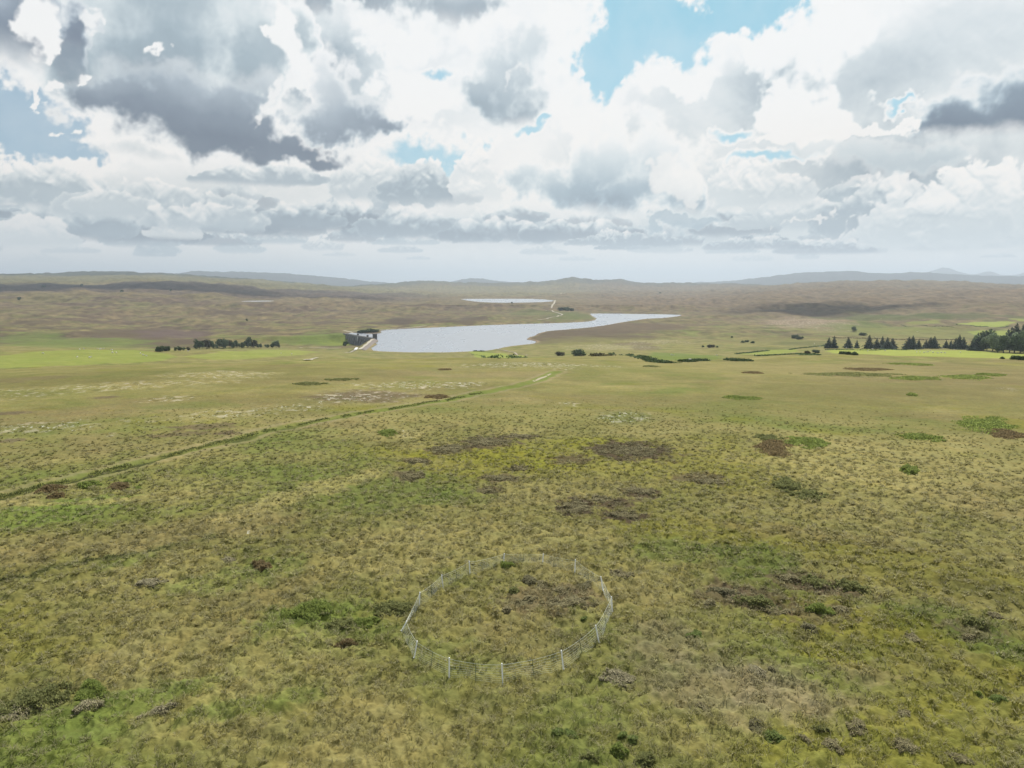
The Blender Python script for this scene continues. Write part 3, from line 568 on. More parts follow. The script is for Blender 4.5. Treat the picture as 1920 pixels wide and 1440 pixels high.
# pastures
LIME2 = LIME * np.array([1.05, 1.0, 1.0])
zone([(-60,676),(0,667),(60,660),(150,655.5),(250,656.5),(310,662),(330,668),(300,677),(160,684),(60,688),(-60,692)], LIME * .82, .72, 4, 4, .25)
zone([(340,668),(400,662),(470,657),(560,656),(600,660),(560,666),(480,672),(400,675)], LIME * .85 + OLIVE * .1, .6, 4, 5, .3)
zone([(1548,658),(1600,654.5),(1700,656),(1800,656.5),(1870,661),(1960,664),(1960,674),(1780,669),(1650,666),(1560,662)], LIME2, .9, 3, 3, .15)
zone([(866,658),(900,660),(950,663),(985,668.5),(930,671),(890,666)], LIME * .9, .85, 3, 2, .15)
zone([(1222,660),(1280,663),(1360,668),(1350,673),(1270,676),(1205,672)], GREEN * 1.1, .85, 4, 3, .2)
zone([(1370,664),(1440,656),(1490,655),(1500,660),(1440,665)], LIME * .85, .8, 3, 3, .2)
zone([(1792,607.5),(1830,603.5),(1890,602),(1905,605),(1890,610),(1830,611.5)], LIME, .85, 4, 3)
zone([(1814,622),(1840,618.5),(1940,618),(1960,630),(1850,631)], LIME * .9, .8, 4, 3)
zone([(1700,604),(1760,600),(1765,607),(1710,610)], LIME * .6 + OLIVE * .2, .7, 6, 6)
zone([(1930,598),(1890,597),(1910,602),(1960,603)], LIME * .85, .8, 4, 3)
# the shore strip: bare pale gravel at the water's edge
sd = lk_sd; mk = lk_mask
edge = np.exp(-((sd - 3) / 4.0) ** 2) * (0.55 + 0.45 * fbm(XX[mk], YY[mk], 90, 3, 333)); lay(np.array([.30, .25, .18]), np.clip(edge, 0, 1) * .8, mk)
lay(np.array([.05, .045, .04]), (sd < 0) * 1.0, mk)
# old ditch and path across the moor
PATH = [(-120,958),(0,930),(50,920),(100,907),(200,883),(300,858),(380,838),(447,823),(500,808),(567,795),(640,781),(673,775),(782,758),(837,751),(892,738),(965,724),(1001,715),(1023,706),(1041,697)]
pathw = [at(x, y)[:2] for x, y in PATH]
mk = box_of(pathw, 14); dd, uu = dline(XX[mk], YY[mk], pathw); rg = RG[mk]
wob = fbm(XX[mk], YY[mk], 6, 3, 351) * 0.7; wid = .6 + rg * 0.0030
dd = dd + wob
lay(GREEN * 1.1 + MOSS * .1, (1 - sstep(dd, wid * .9, wid * 2.0)) * np.clip(.15 + uu * .9, 0, .8), mk); TU[mk] *= .12 + .88 * sstep(dd, wid * 1.6, wid * 3.4)
lay(DARKG * .8, (1 - sstep(dd, wid * 0.25, wid * 0.75)) * np.clip(1.5 - uu * 1.9, 0, 1), mk)
lay(PALE * .8, (1 - sstep(np.abs(dd - wid * 2.2), 0.2, 0.9)) * 0.35, mk)

Z[mk] -= (1 - sstep(dd, 0.2, 1.6)) * 0.35
for pts, cc, wd in (([(-60,1098),(0,1088),(80,1070),(150,1055),(220,1045),(300,1030),(400,1008)], DARKG * 1.6, .35), ([(440,963),(500,945),(560,925),(640,902),(700,890)], STRAW * 1.25, 1.6), ([(0,940),(60,945),(150,943),(240,938)], STRAW * 1.2, .5)):
    wv = [at(x, y)[:2] for x, y in pts]; mk = box_of(wv, 8); dd, uu = dline(XX[mk], YY[mk], wv); dd = dd + fbm(XX[mk], YY[mk], 3, 3, 361) * wd
    lay(cc, (1 - sstep(dd, wd * .6, wd * 1.8)) * .6, mk)

spk = vnoise(XX / 1.7, YY / 2.6, 881) + .5 * vnoise(XX / .7, YY / 1.1, 882); ws = SP * sstep(spk, .36, .5) * sstep(RG, 60, 160) * (1 - sstep(RG, 1800, 2500)); lay(np.array([.38, .38, .30]), np.clip(ws * 1.0, 0, .9))
dk = SP * sstep(-spk, .30, .5) * sstep(RG, 60, 160); lay(OLIVE * .55, np.clip(dk, 0, .7))
# fine relief of the near sward
tus = np.clip(fbm(XX, YY, 0.9, 3, 401, .6), -1, 1) * 0.26 + fbm(XX, YY, 4.0, 2, 405) * 0.12
Z = Z + tus * (1 - .6 * sstep(RG, 50, 110)) * (1 - sstep(RG, 110, 260)) * sstep(RG, 5, 12)

def mesh_obj(name, verts, faces, mat=None, parent=None, smooth=False, cols=None, loc=None):
    me = bpy.data.meshes.new(name)
    v = np.asarray(verts, np.float32).reshape(-1, 3)
    if isinstance(faces, np.ndarray):
        k = faces.shape[1]; me.vertices.add(len(v)); me.vertices.foreach_set('co', v.ravel())
        me.loops.add(faces.size); me.loops.foreach_set('vertex_index', faces.astype(np.int32).ravel())
        me.polygons.add(len(faces)); me.polygons.foreach_set('loop_start', np.arange(0, faces.size, k, dtype=np.int32))
        me.update(calc_edges=True)
    else: me.from_pydata([tuple(map(float, q)) for q in v], [], faces)
    if smooth: me.polygons.foreach_set('use_smooth', np.ones(len(me.polygons), bool))
    if cols is not None:
        at_ = me.color_attributes.new('col', 'FLOAT_COLOR', 'POINT'); c4 = np.ones((len(v), 4), np.float32); c4[:, :cols.shape[1]] = cols
        at_.data.foreach_set('color', c4.ravel())
    if mat: me.materials.append(mat)
    me.update()
    o = bpy.data.objects.new(name, me); col.objects.link(o)
    if parent: o.parent = parent
    if loc is not None: o.location = loc
    return o
def tag(o, label=None, cat=None, group=None, kind=None):
    if label: o['label'] = label
    if cat: o['category'] = cat
    if group: o['group'] = group
    if kind: o['kind'] = kind
    return o
def empty(name, loc, rz=0.0):
    o = bpy.data.objects.new(name, None); o.location = loc; o.rotation_euler = (0, 0, rz); o.empty_display_size = 0.5; col.objects.link(o); return o
def mat(name):
    m = bpy.data.materials.new(name); m.use_nodes = True; t = NT(m.node_tree); b = m.node_tree.nodes['Principled BSDF']; b.inputs['Specular IOR Level'].default_value = 0.25
    return m, t, b

# ------------------------------------------------------------------ materials
M_ground, t, b = mat('moor_ground')
va = t.n.new('ShaderNodeVertexColor'); va.layer_name = 'col'
vx = t.n.new('ShaderNodeAttribute'); vx.attribute_name = 'aux'
sx = t.n.new('ShaderNodeSeparateColor'); t.l.new(vx.outputs['Color'], sx.inputs[0]); sp_, tu_ = sx.outputs[0], sx.outputs[1]
geo = t.n.new('ShaderNodeNewGeometry'); pos = geo.outputs['Position']
dist = t.v('LENGTH', t.v('SUBTRACT', pos, (0, 0, CZ)), out=1)
nA = t.noise(pos, 3.2, 5, .62); nB = t.noise(pos, 0.9, 4, .55); nC = t.noise(pos, 0.18, 5, .6); nD = t.noise(pos, 0.035, 5, .6)
lum = t.m('ADD', 1.0, t.m('MULTIPLY', t.m('SUBTRACT', nA, .5), t.m('MULTIPLY', tu_, 1.1)))
lum = t.m('MULTIPLY', lum, t.m('ADD', 1.0, t.m('MULTIPLY', t.m('SUBTRACT', nB, .5), t.m('MULTIPLY', tu_, .5))))
lum = t.m('MULTIPLY', lum, t.m('ADD', 1.0, t.m('MULTIPLY', t.m('SUBTRACT', nC, .5), 0.45)))
lum = t.m('MULTIPLY', lum, t.m('ADD', 1.0, t.m('MULTIPLY', t.m('SUBTRACT', nD, .5), 0.45)))
base = t.scale(va.outputs[0], lum)
hue = t.mr(t.noise(pos, 0.55, 5, .62), .35, .65)
base = t.mix(1.0, base, (1.0, .925, .87), 'MULTIPLY')
base = t.mix(t.m('MULTIPLY', hue, .35), base, t.mix(1.0, base, (1.22, 1.02, .80), 'MULTIPLY'))
spn = t.mr(t.noise(t.v('MULTIPLY', pos, (1, .6, 1)), 1.6, 4, .75), t.m('SUBTRACT', .69, t.m('MULTIPLY', sp_, .14)), t.m('SUBTRACT', .75, t.m('MULTIPLY', sp_, .14)))
spn = t.m('MULTIPLY', spn, t.mr(sp_, .05, .3))
base = t.mix(t.m('MULTIPLY', spn, .8), base, (.52, .52, .44))
t.put(b.inputs['Base Color'], base); b.inputs['Roughness'].default_value = .95; b.inputs['Specular IOR Level'].default_value = .08
hgt = t.m('ADD', t.m('MULTIPLY', nA, .25), t.m('ADD', t.m('MULTIPLY', nB, .5), t.m('MULTIPLY', nC, 1.6)))
bp = t.n.new('ShaderNodeBump'); bp.inputs['Strength'].default_value = .35; bp.inputs['Distance'].default_value = 1.0
t.put(bp.inputs['Height'], t.m('MULTIPLY', hgt, t.m('MULTIPLY', tu_, .8))); t.l.new(bp.outputs[0], b.inputs['Normal'])

def veg_mat(name, transl=.35, rnd=.25):
    m, t, b = mat(name)
    va = t.n.new('ShaderNodeVertexColor'); va.layer_name = 'col'
    geo = t.n.new('ShaderNodeNewGeometry')
    lum = t.m('ADD', 1.0 - rnd / 2, t.m('MULTIPLY', t.noise(geo.outputs['Position'], 2.0, 3, .6), rnd))
    c = t.scale(va.outputs[0], lum); t.put(b.inputs['Base Color'], c); b.inputs['Roughness'].default_value = .8; b.inputs['Specular IOR Level'].default_value = .15
    tr = t.n.new('ShaderNodeBsdfTranslucent'); t.put(tr.inputs[0], c)
    mx = t.n.new('ShaderNodeMixShader'); mx.inputs[0].default_value = transl
    t.l.new(b.outputs[0], mx.inputs[1]); t.l.new(tr.outputs[0], mx.inputs[2])
    t.l.new(mx.outputs[0], t.n['Material Output'].inputs[0]); return m
M_grass = veg_mat('tussock_grass', .58, .3); M_leaf = veg_mat('foliage', .25, .5); M_heath = veg_mat('heather_twigs', .1, .4)
def plain(name, c, rough=.7, spec=.3, nscale=0, namp=.3, metallic=0, bump=0):
    m, t, b = mat(name)
    if nscale:
        tcn = t.n.new('ShaderNodeTexCoord'); n = t.noise(tcn.outputs['Object'], nscale, 6, .6)
        t.put(b.inputs['Base Color'], t.mix(n, tuple(v * (1 - namp) for v in c), tuple(min(v * (1 + namp), .95) for v in c)))
        if bump:
            bb = t.n.new('ShaderNodeBump'); bb.inputs['Strength'].default_value = bump; t.put(bb.inputs['Height'], n); t.l.new(bb.outputs[0], b.inputs['Normal'])
    else: b.inputs['Base Color'].default_value = (*c, 1)
    b.inputs['Roughness'].default_value = rough; b.inputs['Specular IOR Level'].default_value = spec; b.inputs['Metallic'].default_value = metallic; return m
M_bark = plain('bark', (.07, .055, .04), .9, .1, 3, .4)
M_conc = plain('dam_concrete', (.15, .15, .15), .85, .2, .12, .4)
M_stone = plain('pitching_stone', (.20, .17, .15), .9, .2, .25, .35, bump=.4)
M_darkstone = plain('tower_stone', (.10, .095, .085), .9, .2, .8, .3)
M_track = plain('gravel_track', (.42, .38, .30), .95, .1, .15, .25)
M_roof = plain('slate_roof', (.12, .12, .13), .7, .2, 1, .2)
M_white = plain('white_plastic', (.92, .92, .90), .45, .4)
M_net = plain('net_twine', (.76, .80, .70), .6, .2)
M_greenpole = plain('green_plastic', (.05, .10, .06), .5, .3)
M_wool = plain('wool', (.70, .67, .60), .95, .1, 6, .12)
M_face = plain('sheep_face', (.30, .27, .24), .9, .1)
M_hard = plain('pale_hardstanding', (.62, .61, .58), .9, .1, .3, .1)

# ------------------------------------------------------------------ ground mesh
nr, nc = Z.shape
V = np.stack([XX, YY, Z], -1).reshape(-1, 3)
i = np.arange(nr - 1)[:, None]; j = np.arange(nc)[None, :]; j2 = (j + 1) % nc
Fq = np.stack([i * nc + j, i * nc + j2, (i + 1) * nc + j2, (i + 1) * nc + j], -1).reshape(-1, 4)[:, ::-1]
# centre cap
V = np.vstack([V, [[0, 0, float(Z[0].mean())]]]); ctr = len(V) - 1
g = mesh_obj('ground', V, Fq, M_ground, smooth=True, cols=np.vstack([C.reshape(-1, 3), C[0, :1]]))
ax = g.data.color_attributes.new('aux', 'FLOAT_COLOR', 'POINT'); aux = np.zeros((len(V), 4), np.float32)
aux[:-1, 0] = SP.ravel(); aux[:-1, 1] = TU.ravel(); aux[:, 3] = 1; ax.data.foreach_set('color', aux.ravel())
tag(g, kind='structure')

# ------------------------------------------------------------------ water
M_water, t, b = mat('reservoir_water')
b.inputs['Base Color'].default_value = (.27, .29, .315, 1); b.inputs['Roughness'].default_value = .22; b.inputs['IOR'].default_value = 1.33; b.inputs['Specular IOR Level'].default_value = .5
gp = t.n.new('ShaderNodeNewGeometry').outputs['Position']
t.put(b.inputs['Roughness'], t.mr(t.noise(t.v('MULTIPLY', gp, (1, .22, 1)), .012, 5, .6), .4, .62, .24, .38))
wb = t.n.new('ShaderNodeBump'); wb.inputs['Strength'].default_value = .22; wb.inputs['Distance'].default_value = 1.0
t.put(wb.inputs['Height'], t.m('ADD', t.m('MULTIPLY', t.noise(t.v('MULTIPLY', gp, (1, .35, 1)), .16, 3, .6), .55), t.m('MULTIPLY', t.noise(t.v('MULTIPLY', gp, (1, .25, 1)), .02, 3, .6), 1.2))); t.l.new(wb.outputs[0], b.inputs['Normal'])
def water(name, poly, z, pad):
    p = np.array(poly); c = p.mean(0)
    q = []
    n = len(p)
    area = sum(p[k - 1][0] * p[k][1] - p[k][0] * p[k - 1][1] for k in range(n))
    for k in range(n):
        tv = p[(k + 1) % n] - p[k - 1]; nn = np.array([tv[1], -tv[0]]); nn /= np.linalg.norm(nn) + 1e-9
        if area < 0: nn = -nn
        q.append((*(p[k] + nn * pad), z))
    o = mesh_obj(name, q, [list(range(n)) if area > 0 else list(range(n))[::-1]], M_water); tag(o, kind='structure'); return o
water('lake', lake, LAKE_Z, 5); water('lake', upper, UP_Z, 6); water('lake', pond, POND_Z, 4)


# ------------------------------------------------------------------ plants of the moor
rng = np.random.default_rng(7)
def sample_grid(G, x, y):
    r = np.hypot(x, y); a = np.clip(np.round((np.arctan2(x, y) - AZ_F[0]) / DA).astype(int), 0, NF - 1)
    i = np.clip(np.searchsorted(RR, r), 0, len(RR) - 1); return G[i, a]
def blades(x, y, z, L, H, wd, ang, lean, cols, jit=.25):
    """curved grass blades: arrays of roots, reach L, height H, width wd; 5 points, 3 triangles each"""
    n = len(x); dx, dy = np.cos(ang), np.sin(ang); sx, sy = -dy, dx
    tw = rng.uniform(-.8, .8, n); sx, sy = sx * np.cos(tw) + dx * np.sin(tw), sy * np.cos(tw) + dy * np.sin(tw)
    def p(f, h, k): return np.stack([x + dx * L * lean * f + sx * wd * k, y + dy * L * lean * f + sy * wd * k, z + H * h], -1)
    V = np.stack([p(0, -.05, -.5), p(0, -.05, .5), p(.42, .72, .45), p(.42, .72, -.45), p(1.0, 1.0 - lean * .45, 0)], 1)
    b = np.arange(n)[:, None] * 5
    F3 = np.concatenate([b + [0, 1, 2], b + [0, 2, 3], b + [3, 2, 4]], 1).reshape(-1, 3)
    return V.reshape(-1, 3), F3, np.repeat(cols, 5, 0)
def joinm(parts):
    V, Fc, Cc, o = [], [], [], 0
    for v, f, c in parts: V.append(v); Fc.append(f + o); Cc.append(c); o += len(v)
    return np.concatenate(V), np.concatenate(Fc), np.concatenate(Cc)
def tussocks():
    amax = R(42.5); n = 84000
    r = 23 + (195 - 23) * rng.random(n * 2) ** 1.25        # denser near the camera, thinning with distance
    a = rng.uniform(-amax, amax, n * 2); x, y = r * np.sin(a), r * np.cos(a)
    dens = sample_grid(TU, x, y) * np.clip(r / 95, .25, 1.0) * (1 - sstep(r, 36, 150)) ** 1.2 * (.62 + .5 * fbm(x, y, 2.2, 2, 611)) * 1.15
    keep = rng.random(n * 2) < dens; x, y, r = x[keep], y[keep], r[keep]; n = len(x)
    z = ground(x, y); cb = sample_grid(C, x, y)
    size = rng.uniform(.65, 1.25, n) * (1 - .55 * sstep(r, 80, 150)); nb = 11
    own = rng.uniform(.80, 1.25, (n, 1)); strawy = rng.random((n, 1)) ** 1.3; palet = (rng.random((n, 1)) < (.34 - .26 * sstep(r, 60, 130))[:, None]) * 1.0
    ct = (cb * own * (1 - .5 * strawy) + STRAW * 1.15 * .5 * strawy) * 1.38
    ct = ct * np.array([.97, .915, .89]) * (1 + .25 * sstep(r, 70, 150))[:, None] * (.92 - .35 * palet) + np.array([.40, .37, .22]) * .52 * palet
    X = np.repeat(x, nb); Y = np.repeat(y, nb); Zz = np.repeat(z, nb); S = np.repeat(size, nb); rr = np.repeat(r, nb)
    ang = rng.uniform(0, 2 * math.pi, n * nb); off = rng.uniform(0, .13, n * nb) * S
    col_ = np.repeat(ct, nb, 0) * rng.uniform(.75, 1.3, (n * nb, 1)); k = rng.random(n * nb) < .22
    pk = (1 - sstep(rr[k], 60, 160))[:, None]; col_[k] = col_[k] * (1 - .6 * pk) + PALE * 1.15 * .6 * pk
    V_, F_, C_ = blades(X + np.cos(ang) * off, Y + np.sin(ang) * off, Zz, S * rng.uniform(.2, .38, n * nb), S * rng.uniform(.10, .24, n * nb), np.clip(.00075 * rr, .02, .14) * 1.2, ang, np.full(n * nb, .95), col_)
    tag(mesh_obj('grass', V_, F_, M_grass, cols=C_), kind='stuff')
tussocks()

KIND = {  # blade colours, height, lean, share of dead pale blades at the foot
 'rush': (np.array([.072, .086, .024]), .62, .5, .10), 'rushpale': (np.array([.085, .098, .036]), .60, .5, .45), 'brown': (np.array([.082, .064, .032]), .55, .6, .12),
 'olive': (np.array([.082, .086, .034]), .48, .6, .15), 'heather': (np.array([.070, .062, .032]), .26, .9, .04), 'dheather': (np.array([.050, .046, .024]), .32, .9, .02),
 'bilberry': (np.array([.056, .070, .022]), .26, .9, .0), 'grey': (np.array([.082, .074, .044]), .34, .9, .12)}
def clump(px, py, rx, ry, kind, label, group=None):
    x0, y0, a0, lat, lon = wellipse(px, py, rx, ry); r0 = math.hypot(x0, y0)
    lon = max(lon - KIND[kind][1] * r0 / (2 * CZ) * .25, lon * .55)
    c, H, lean, dead = KIND[kind]; px_m = r0 / F * 1.875
    n = int(np.clip(lat * lon * 3.14 / (px_m ** 2) * 6, 200, 4600))
    nn = n * 4; q = rng.random(nn) ** .5 * 1.35; th = rng.uniform(0, 2 * math.pi, nn); u, v = q * np.cos(th), q * np.sin(th)
    x = x0 + u * lat * math.cos(a0) + v * lon * math.sin(a0); y = y0 - u * lat * math.sin(a0) + v * lon * math.cos(a0)
    sz = (lat * lon) ** .5; mat_ = kind in ('heather', 'grey', 'olive'); d = q + (.95 if mat_ and rx > 14 else .6) * fbm(x, y, sz * (.5 if mat_ else .8), 4, 700 + int(px), .65); k = np.where(d + .35 * rng.random(nn) ** 2 < .95)[0][:n]
    if len(k) < 40: k = np.argsort(d)[:n]
    x, y, d = x[k], y[k], d[k]; n = len(x); z = ground(x, y)
    ht = min(H * .82, .16 + .34 * sz) * (1.0 - .65 * sstep(d, .2, .95)) * rng.uniform(.6, 1.15, n) * (1 + .0006 * r0); ang = rng.uniform(0, 2 * math.pi, n)
    cc = c * (4.0 if 'rush' in kind or kind == 'bilberry' else 3.2) * rng.uniform(.7, 1.35, (n, 1)) * np.array([1, 1, 1]) + rng.uniform(-.006, .006, (n, 3)); front = ((x - x0) * math.sin(a0) + (y - y0) * math.cos(a0)) < -lon * .45
    pale = rng.random(n) < dead * (.5 + 1.6 * front); cc[pale] = np.array([.33, .28, .20]) * rng.uniform(.7, 1.2, (pale.sum(), 1)); ht[pale] *= .55
    V_, F_, C_ = blades(x, y, z, ht * .8, ht, np.full(n, max(.022, .00105 * r0)), ang, np.full(n, lean), np.clip(cc, .01, .9))
    z0 = float(ground(x0, y0)[0]); V_ = V_ - np.array([x0, y0, z0])
    nm = {'rush': 'rush_clump', 'rushpale': 'rush_clump', 'brown': 'rush_clump', 'olive': 'rush_clump', 'heather': 'heather_clump', 'dheather': 'heather_clump', 'bilberry': 'bilberry_clump', 'grey': 'heather_clump'}[kind]
    o = mesh_obj(nm, V_, F_, M_heath if 'heather' in nm else M_grass, cols=C_, loc=(x0, y0, z0))
    tag(o, label, nm.split('_')[0] + ' clump', group or nm.replace('_', ' ') + 's on the moor')
G_ = 'heather clumps inside the fence ring'
def rush_row(pts, w0, h0, u0, u1, n, c, name_kind='grass'):
    W_ = np.array([at(x, y)[:2] for x, y in pts]); seg = np.hypot(*(W_[1:] - W_[:-1]).T); cs = np.concatenate([[0], np.cumsum(seg)]); t = (u0 + (u1 - u0) * rng.random(n) ** 1.5) * cs[-1]
    i = np.clip(np.searchsorted(cs, t) - 1, 0, len(seg) - 1); f = (t - cs[i]) / seg[i]; p = W_[i] * (1 - f[:, None]) + W_[i + 1] * f[:, None]
    gap = fbm(p[:, 0], p[:, 1], 5, 3, 905); r_ = np.hypot(p[:, 0], p[:, 1]); p = p + rng.normal(size=(n, 2)) * (w0 * (1 + r_ * .002))[:, None]; k = gap > -.2; p, r_ = p[k], r_[k]; n = len(p)
    cc = c * rng.uniform(.7, 1.5, (n, 1)); v, f_, cc = blades(p[:, 0], p[:, 1], ground(p[:, 0], p[:, 1]), np.full(n, h0 * .7), h0 * rng.uniform(.5, 1.2, n), np.clip(.001 * r_, .03, .2), rng.uniform(0, 6.28, n), np.full(n, .6), cc)
    tag(mesh_obj(name_kind, v, f_, M_grass, cols=cc), kind='stuff')
rush_row(PATH, .17, .13, 0, .6, 6500, np.array([.15, .17, .06]))
rush_row([(-60,1098),(0,1088),(80,1070),(150,1055),(220,1045),(300,1030)], .10, .13, 0, 1, 1300, np.array([.12, .13, .05]))
CL = [
 (582,1152,46,17,'rush','wide green rush clump with a pale foot left of the fence'), (641,1175,25,13,'olive','olive rush clump right of the widest green clump, pale at its foot'), (686,1174,26,12,'rush','dull green rush clump third in the row left of the fence'),
 (649,1208,26,10,'brown','low brownish rush clump just below the row left of the fence'), (740,1142,34,15,'olive','long olive rush clump touching the left side of the fence ring'), (170,1300,26,20,'rush','tall green rush clump with a bright straw foot at lower left'),
 (165,1323,26,8,'grey','heap of bleached dead rush at the foot of the tall lower left clump'), (58,1310,56,26,'olive','broad mixed rush bed at the lower left edge'), (32,1342,24,10,'grey','bleached straw tuft below the broad rush bed at lower left'),
 (300,1334,26,8,'grey','small bleached rush tuft right of the lower left rush beds'), (283,1095,22,9,'grey','grey rush tuft on open grass far left of the fence'), (492,1063,18,9,'brown','rounded brown rush clump above and left of the fence'), (430,1052,9,5,'grey','small grey tuft left of the rounded brown rush clump'),
 (951,1061,13,7,'rush','green rush tuft growing at the back of the fence ring'), (1062,1133,50,9,'heather','low brown heather mat across the right half of the ring',G_), (993,1089,15,9,'dheather','dark rounded heather bush near the back of the fence ring',G_), (1018,1096,12,6,'heather','brown heather bush just right of the darkest bush in the ring',G_), (963,1109,10,5,'olive','small olive bush left of the dark heather in the ring',G_),
 (1052,1107,15,7,'heather','brown heather bush in the middle right of the ring',G_), (1096,1101,12,8,'dheather','dark bush close to the right side of the fence ring',G_), (950,1143,9,6,'heather','brown heather bush left of the centre of the ring',G_), (986,1131,16,7,'heather','wide low heather bush at the centre of the ring',G_), (1049,1154,8,5,'heather','small brown heather bush in the lower right of the ring',G_),
 (1078,1130,18,8,'heather','brown heather bush towards the right edge of the ring',G_), (1094,1162,6,5,'bilberry','tiny bright green bush near the right of the ring',G_), (1166,1079,20,8,'heather','grey brown heather clump just outside the ring at upper right'), (1161,1270,28,12,'grey','wide grey brown heather patch right of the front of the ring'),
 (1419,1367,15,11,'dheather','dark round heather bush at lower right, left one of a touching pair'), (1450,1382,19,12,'bilberry','dark green bush touching the round dark heather at lower right'), (1607,1362,16,13,'heather','brown heather bush leaning left in the lower right'), (1561,1396,18,10,'heather','brown heather bush below the leaning brown bush'),
 (1696,1399,22,12,'heather','oval brown heather bush between the lower right bushes and the right edge'), (1800,1426,18,10,'heather','brown heather bush at the bottom edge near the right corner'), (1447,1257,8,5,'dheather','tiny dark heather tuft alone on pale grass at right'), (1420,1262,14,9,'grey','faded grey heather tuft beside the tiny dark one'),
 (1361,1109,26,9,'dheather','dark heather clump upper left of the green boggy ground at right'), (1331,1130,11,7,'heather','small heather bush below the dark clump left of the bog'), (1478,1083,18,7,'heather','heather clump on the bright green flush at right'), (1528,1093,26,8,'olive','olive clump in the middle of the boggy ground'), (1594,1103,30,9,'olive','long olive clump at the right end of the boggy row'),
 (1418,1130,32,10,'olive','wide dark olive clump in the centre right of the picture'), (1450,1149,30,6,'heather','flat heather mat below the wide olive clump'), (1519,1177,16,8,'dheather','dark low bush at the foot of the boggy ground'), (1535,1143,28,11,'rush','green rush clump inside the brown boggy patch'), (1580,1142,16,6,'heather','heather bush right of the boggy green rush clump'),
 (1710,1199,9,6,'heather','small brown heather tuft between the two green flushes'), (1829,1171,24,9,'olive','olive clump on the right green flush'), (1815,1195,14,8,'heather','heather tuft below the olive clump on the right flush'), (1866,1156,14,6,'heather','heather tuft above the olive clump near the right edge'), (1307,1192,9,6,'bilberry','small bright green bush right of the ring on pale grass'),
 (1290,1194,6,4,'bilberry','tiny green bush touching the small bright green one'), (1837,1304,6,6,'rush','single dark green rush tuft near the right edge'), (1871,1311,16,9,'bilberry','bright green low bush right of the single rush tuft'), (1316,1328,10,5,'heather','small heather tuft on pale grass below right of the ring'), (1695,1341,10,5,'heather','small heather tuft above the oval bush at lower right'),
 (1046,1374,14,8,'bilberry','green bush below the ring, left of a touching pair'), (1071,1379,11,7,'bilberry','green bush below the ring, right of a touching pair'), (1167,1380,9,8,'bilberry','round green bush at the bottom right of the ring'), (1187,1388,11,8,'bilberry','dull green bush touching the round green bush'), (1160,1407,16,12,'rush','green rush clump at the bottom centre right'),
 (1209,1425,18,13,'olive','dark green clump at the bottom edge right of centre'), (1107,1419,18,9,'olive','olive clump at the bottom edge near the centre'), (1540,1370,16,8,'olive','faint olive clump between the lower right heather bushes'), (1510,1388,8,5,'heather','tiny heather tuft right of the dark green lower right bush'),
 (726,812,16,6,'rush','dark green rush clump alone on the mid slope left of centre'), (819,745,22,4,'brown','brown rush bed beside the green ditch strip'), (1448,841,32,16,'brown','brown half of the large rush bed at right'), (1510,829,38,11,'rush','dark green half of the large rush bed at right'), (1441,823,20,7,'olive','olive fringe behind the brown half of the large rush bed'),
 (1726,821,37,7,'rush','long dark rush bed between the two largest beds at right'), (1850,797,52,15,'rush','large dark green rush bed by the right edge'), (1884,815,28,10,'brown','red brown rush bed in front of the large green bed at the right edge'), (1705,882,18,9,'rush','small dark rush clump below the long rush bed'),
 (1474,910,24,13,'olive','rounded olive clump on the straw slope, left of its pair'), (1517,928,28,9,'olive','flat olive clump on the straw slope, right of its pair'), (1590,703,76,4,'olive','long dark rush bed near the brow of the hill'), (1623,692,38,3,'brown','red brown rush strip behind the long bed on the brow'),
 (1716,710,46,4,'rush','dark rush bed second from the left along the brow'), (1812,707,32,3,'rush','dull green rush bed right of the dark brow bed'), (1855,703,24,2.6,'rush','rightmost dark rush bed along the brow'), (1708,683,32,1.8,'rush','thin dark rush strip farthest up the brow'), (1410,699,15,2,'brown','small brown rush bed left along the brow'),
 (1392,747,30,3.4,'rush','faint green rush bed on the shaded slope right of centre'), (1710,741,10,2.4,'rush','tiny green rush clump alone on the upper right slope'), (1332,903,34,6,'heather','brown heather mat right of the middle of the slope'), (834,693,13,1.6,'brown','small red brown rush strip above the cotton grass'), (640,712,28,2.2,'olive','thin dark rush strip at the upper left of the moor'), (582,720,32,2.4,'olive','brown edged rush strip left of the thin dark one'),
 (165,910,24,6,'rush','green rush clump beside the long ditch at left'), (224,913,20,7,'brown','brown rush clump right of the green one by the ditch'), (95,916,17,6,'brown','low brown rush clump left of the green one by the ditch'), (105,930,16,5,'brown','brown rush clump just below the others by the ditch'), (237,905,6,3,'rush','tiny dark rush tuft above the brown ditch clump'), (260,917,6,3,'rush','tiny rush tuft right end of the ditch row'),
 (1256,679,10,1.2,'olive','dark rush strip on the brow right of the hedge'), (1220,687,14,1.6,'olive','dark strip of rush below the brow hedge'), (1183,846,70,13,'heather','largest brown heather mat in the middle of the slope'), (1081,952,34,13,'heather','left heather mat of the ring of mats above the fence'), (1169,968,40,6,'heather','lower heather mat of the ring of mats above the fence'),
 (1198,924,32,8,'heather','upper right heather mat above the fence'), (1125,938,22,6,'heather','small heather mat between the left and upper mats'), (913,829,44,8,'heather','heather mat left of centre on the mossy slope'), (842,842,36,7,'heather','farther left heather mat on the mossy slope'), (975,819,28,3.6,'heather','thin heather mat above the mossy slope'),
 (975,879,18,4,'heather','small heather mat below the mossy strip'), (935,896,26,5,'heather','faint heather mat left below the mossy strip'), (917,920,20,5,'heather','dark heather mat lowest on the mossy slope'), (775,893,20,7,'heather','heather mat beside the grey lichened ground'), (782,864,18,4,'heather','narrow heather mat at the left of the mossy slope'), (600,872,1.0,0.5,'heather','tiny heather tuft on the plain grass of the mid left')]
for q in CL:
    if q[5].startswith('tiny heather tuft on the plain'): continue
    clump(*q)

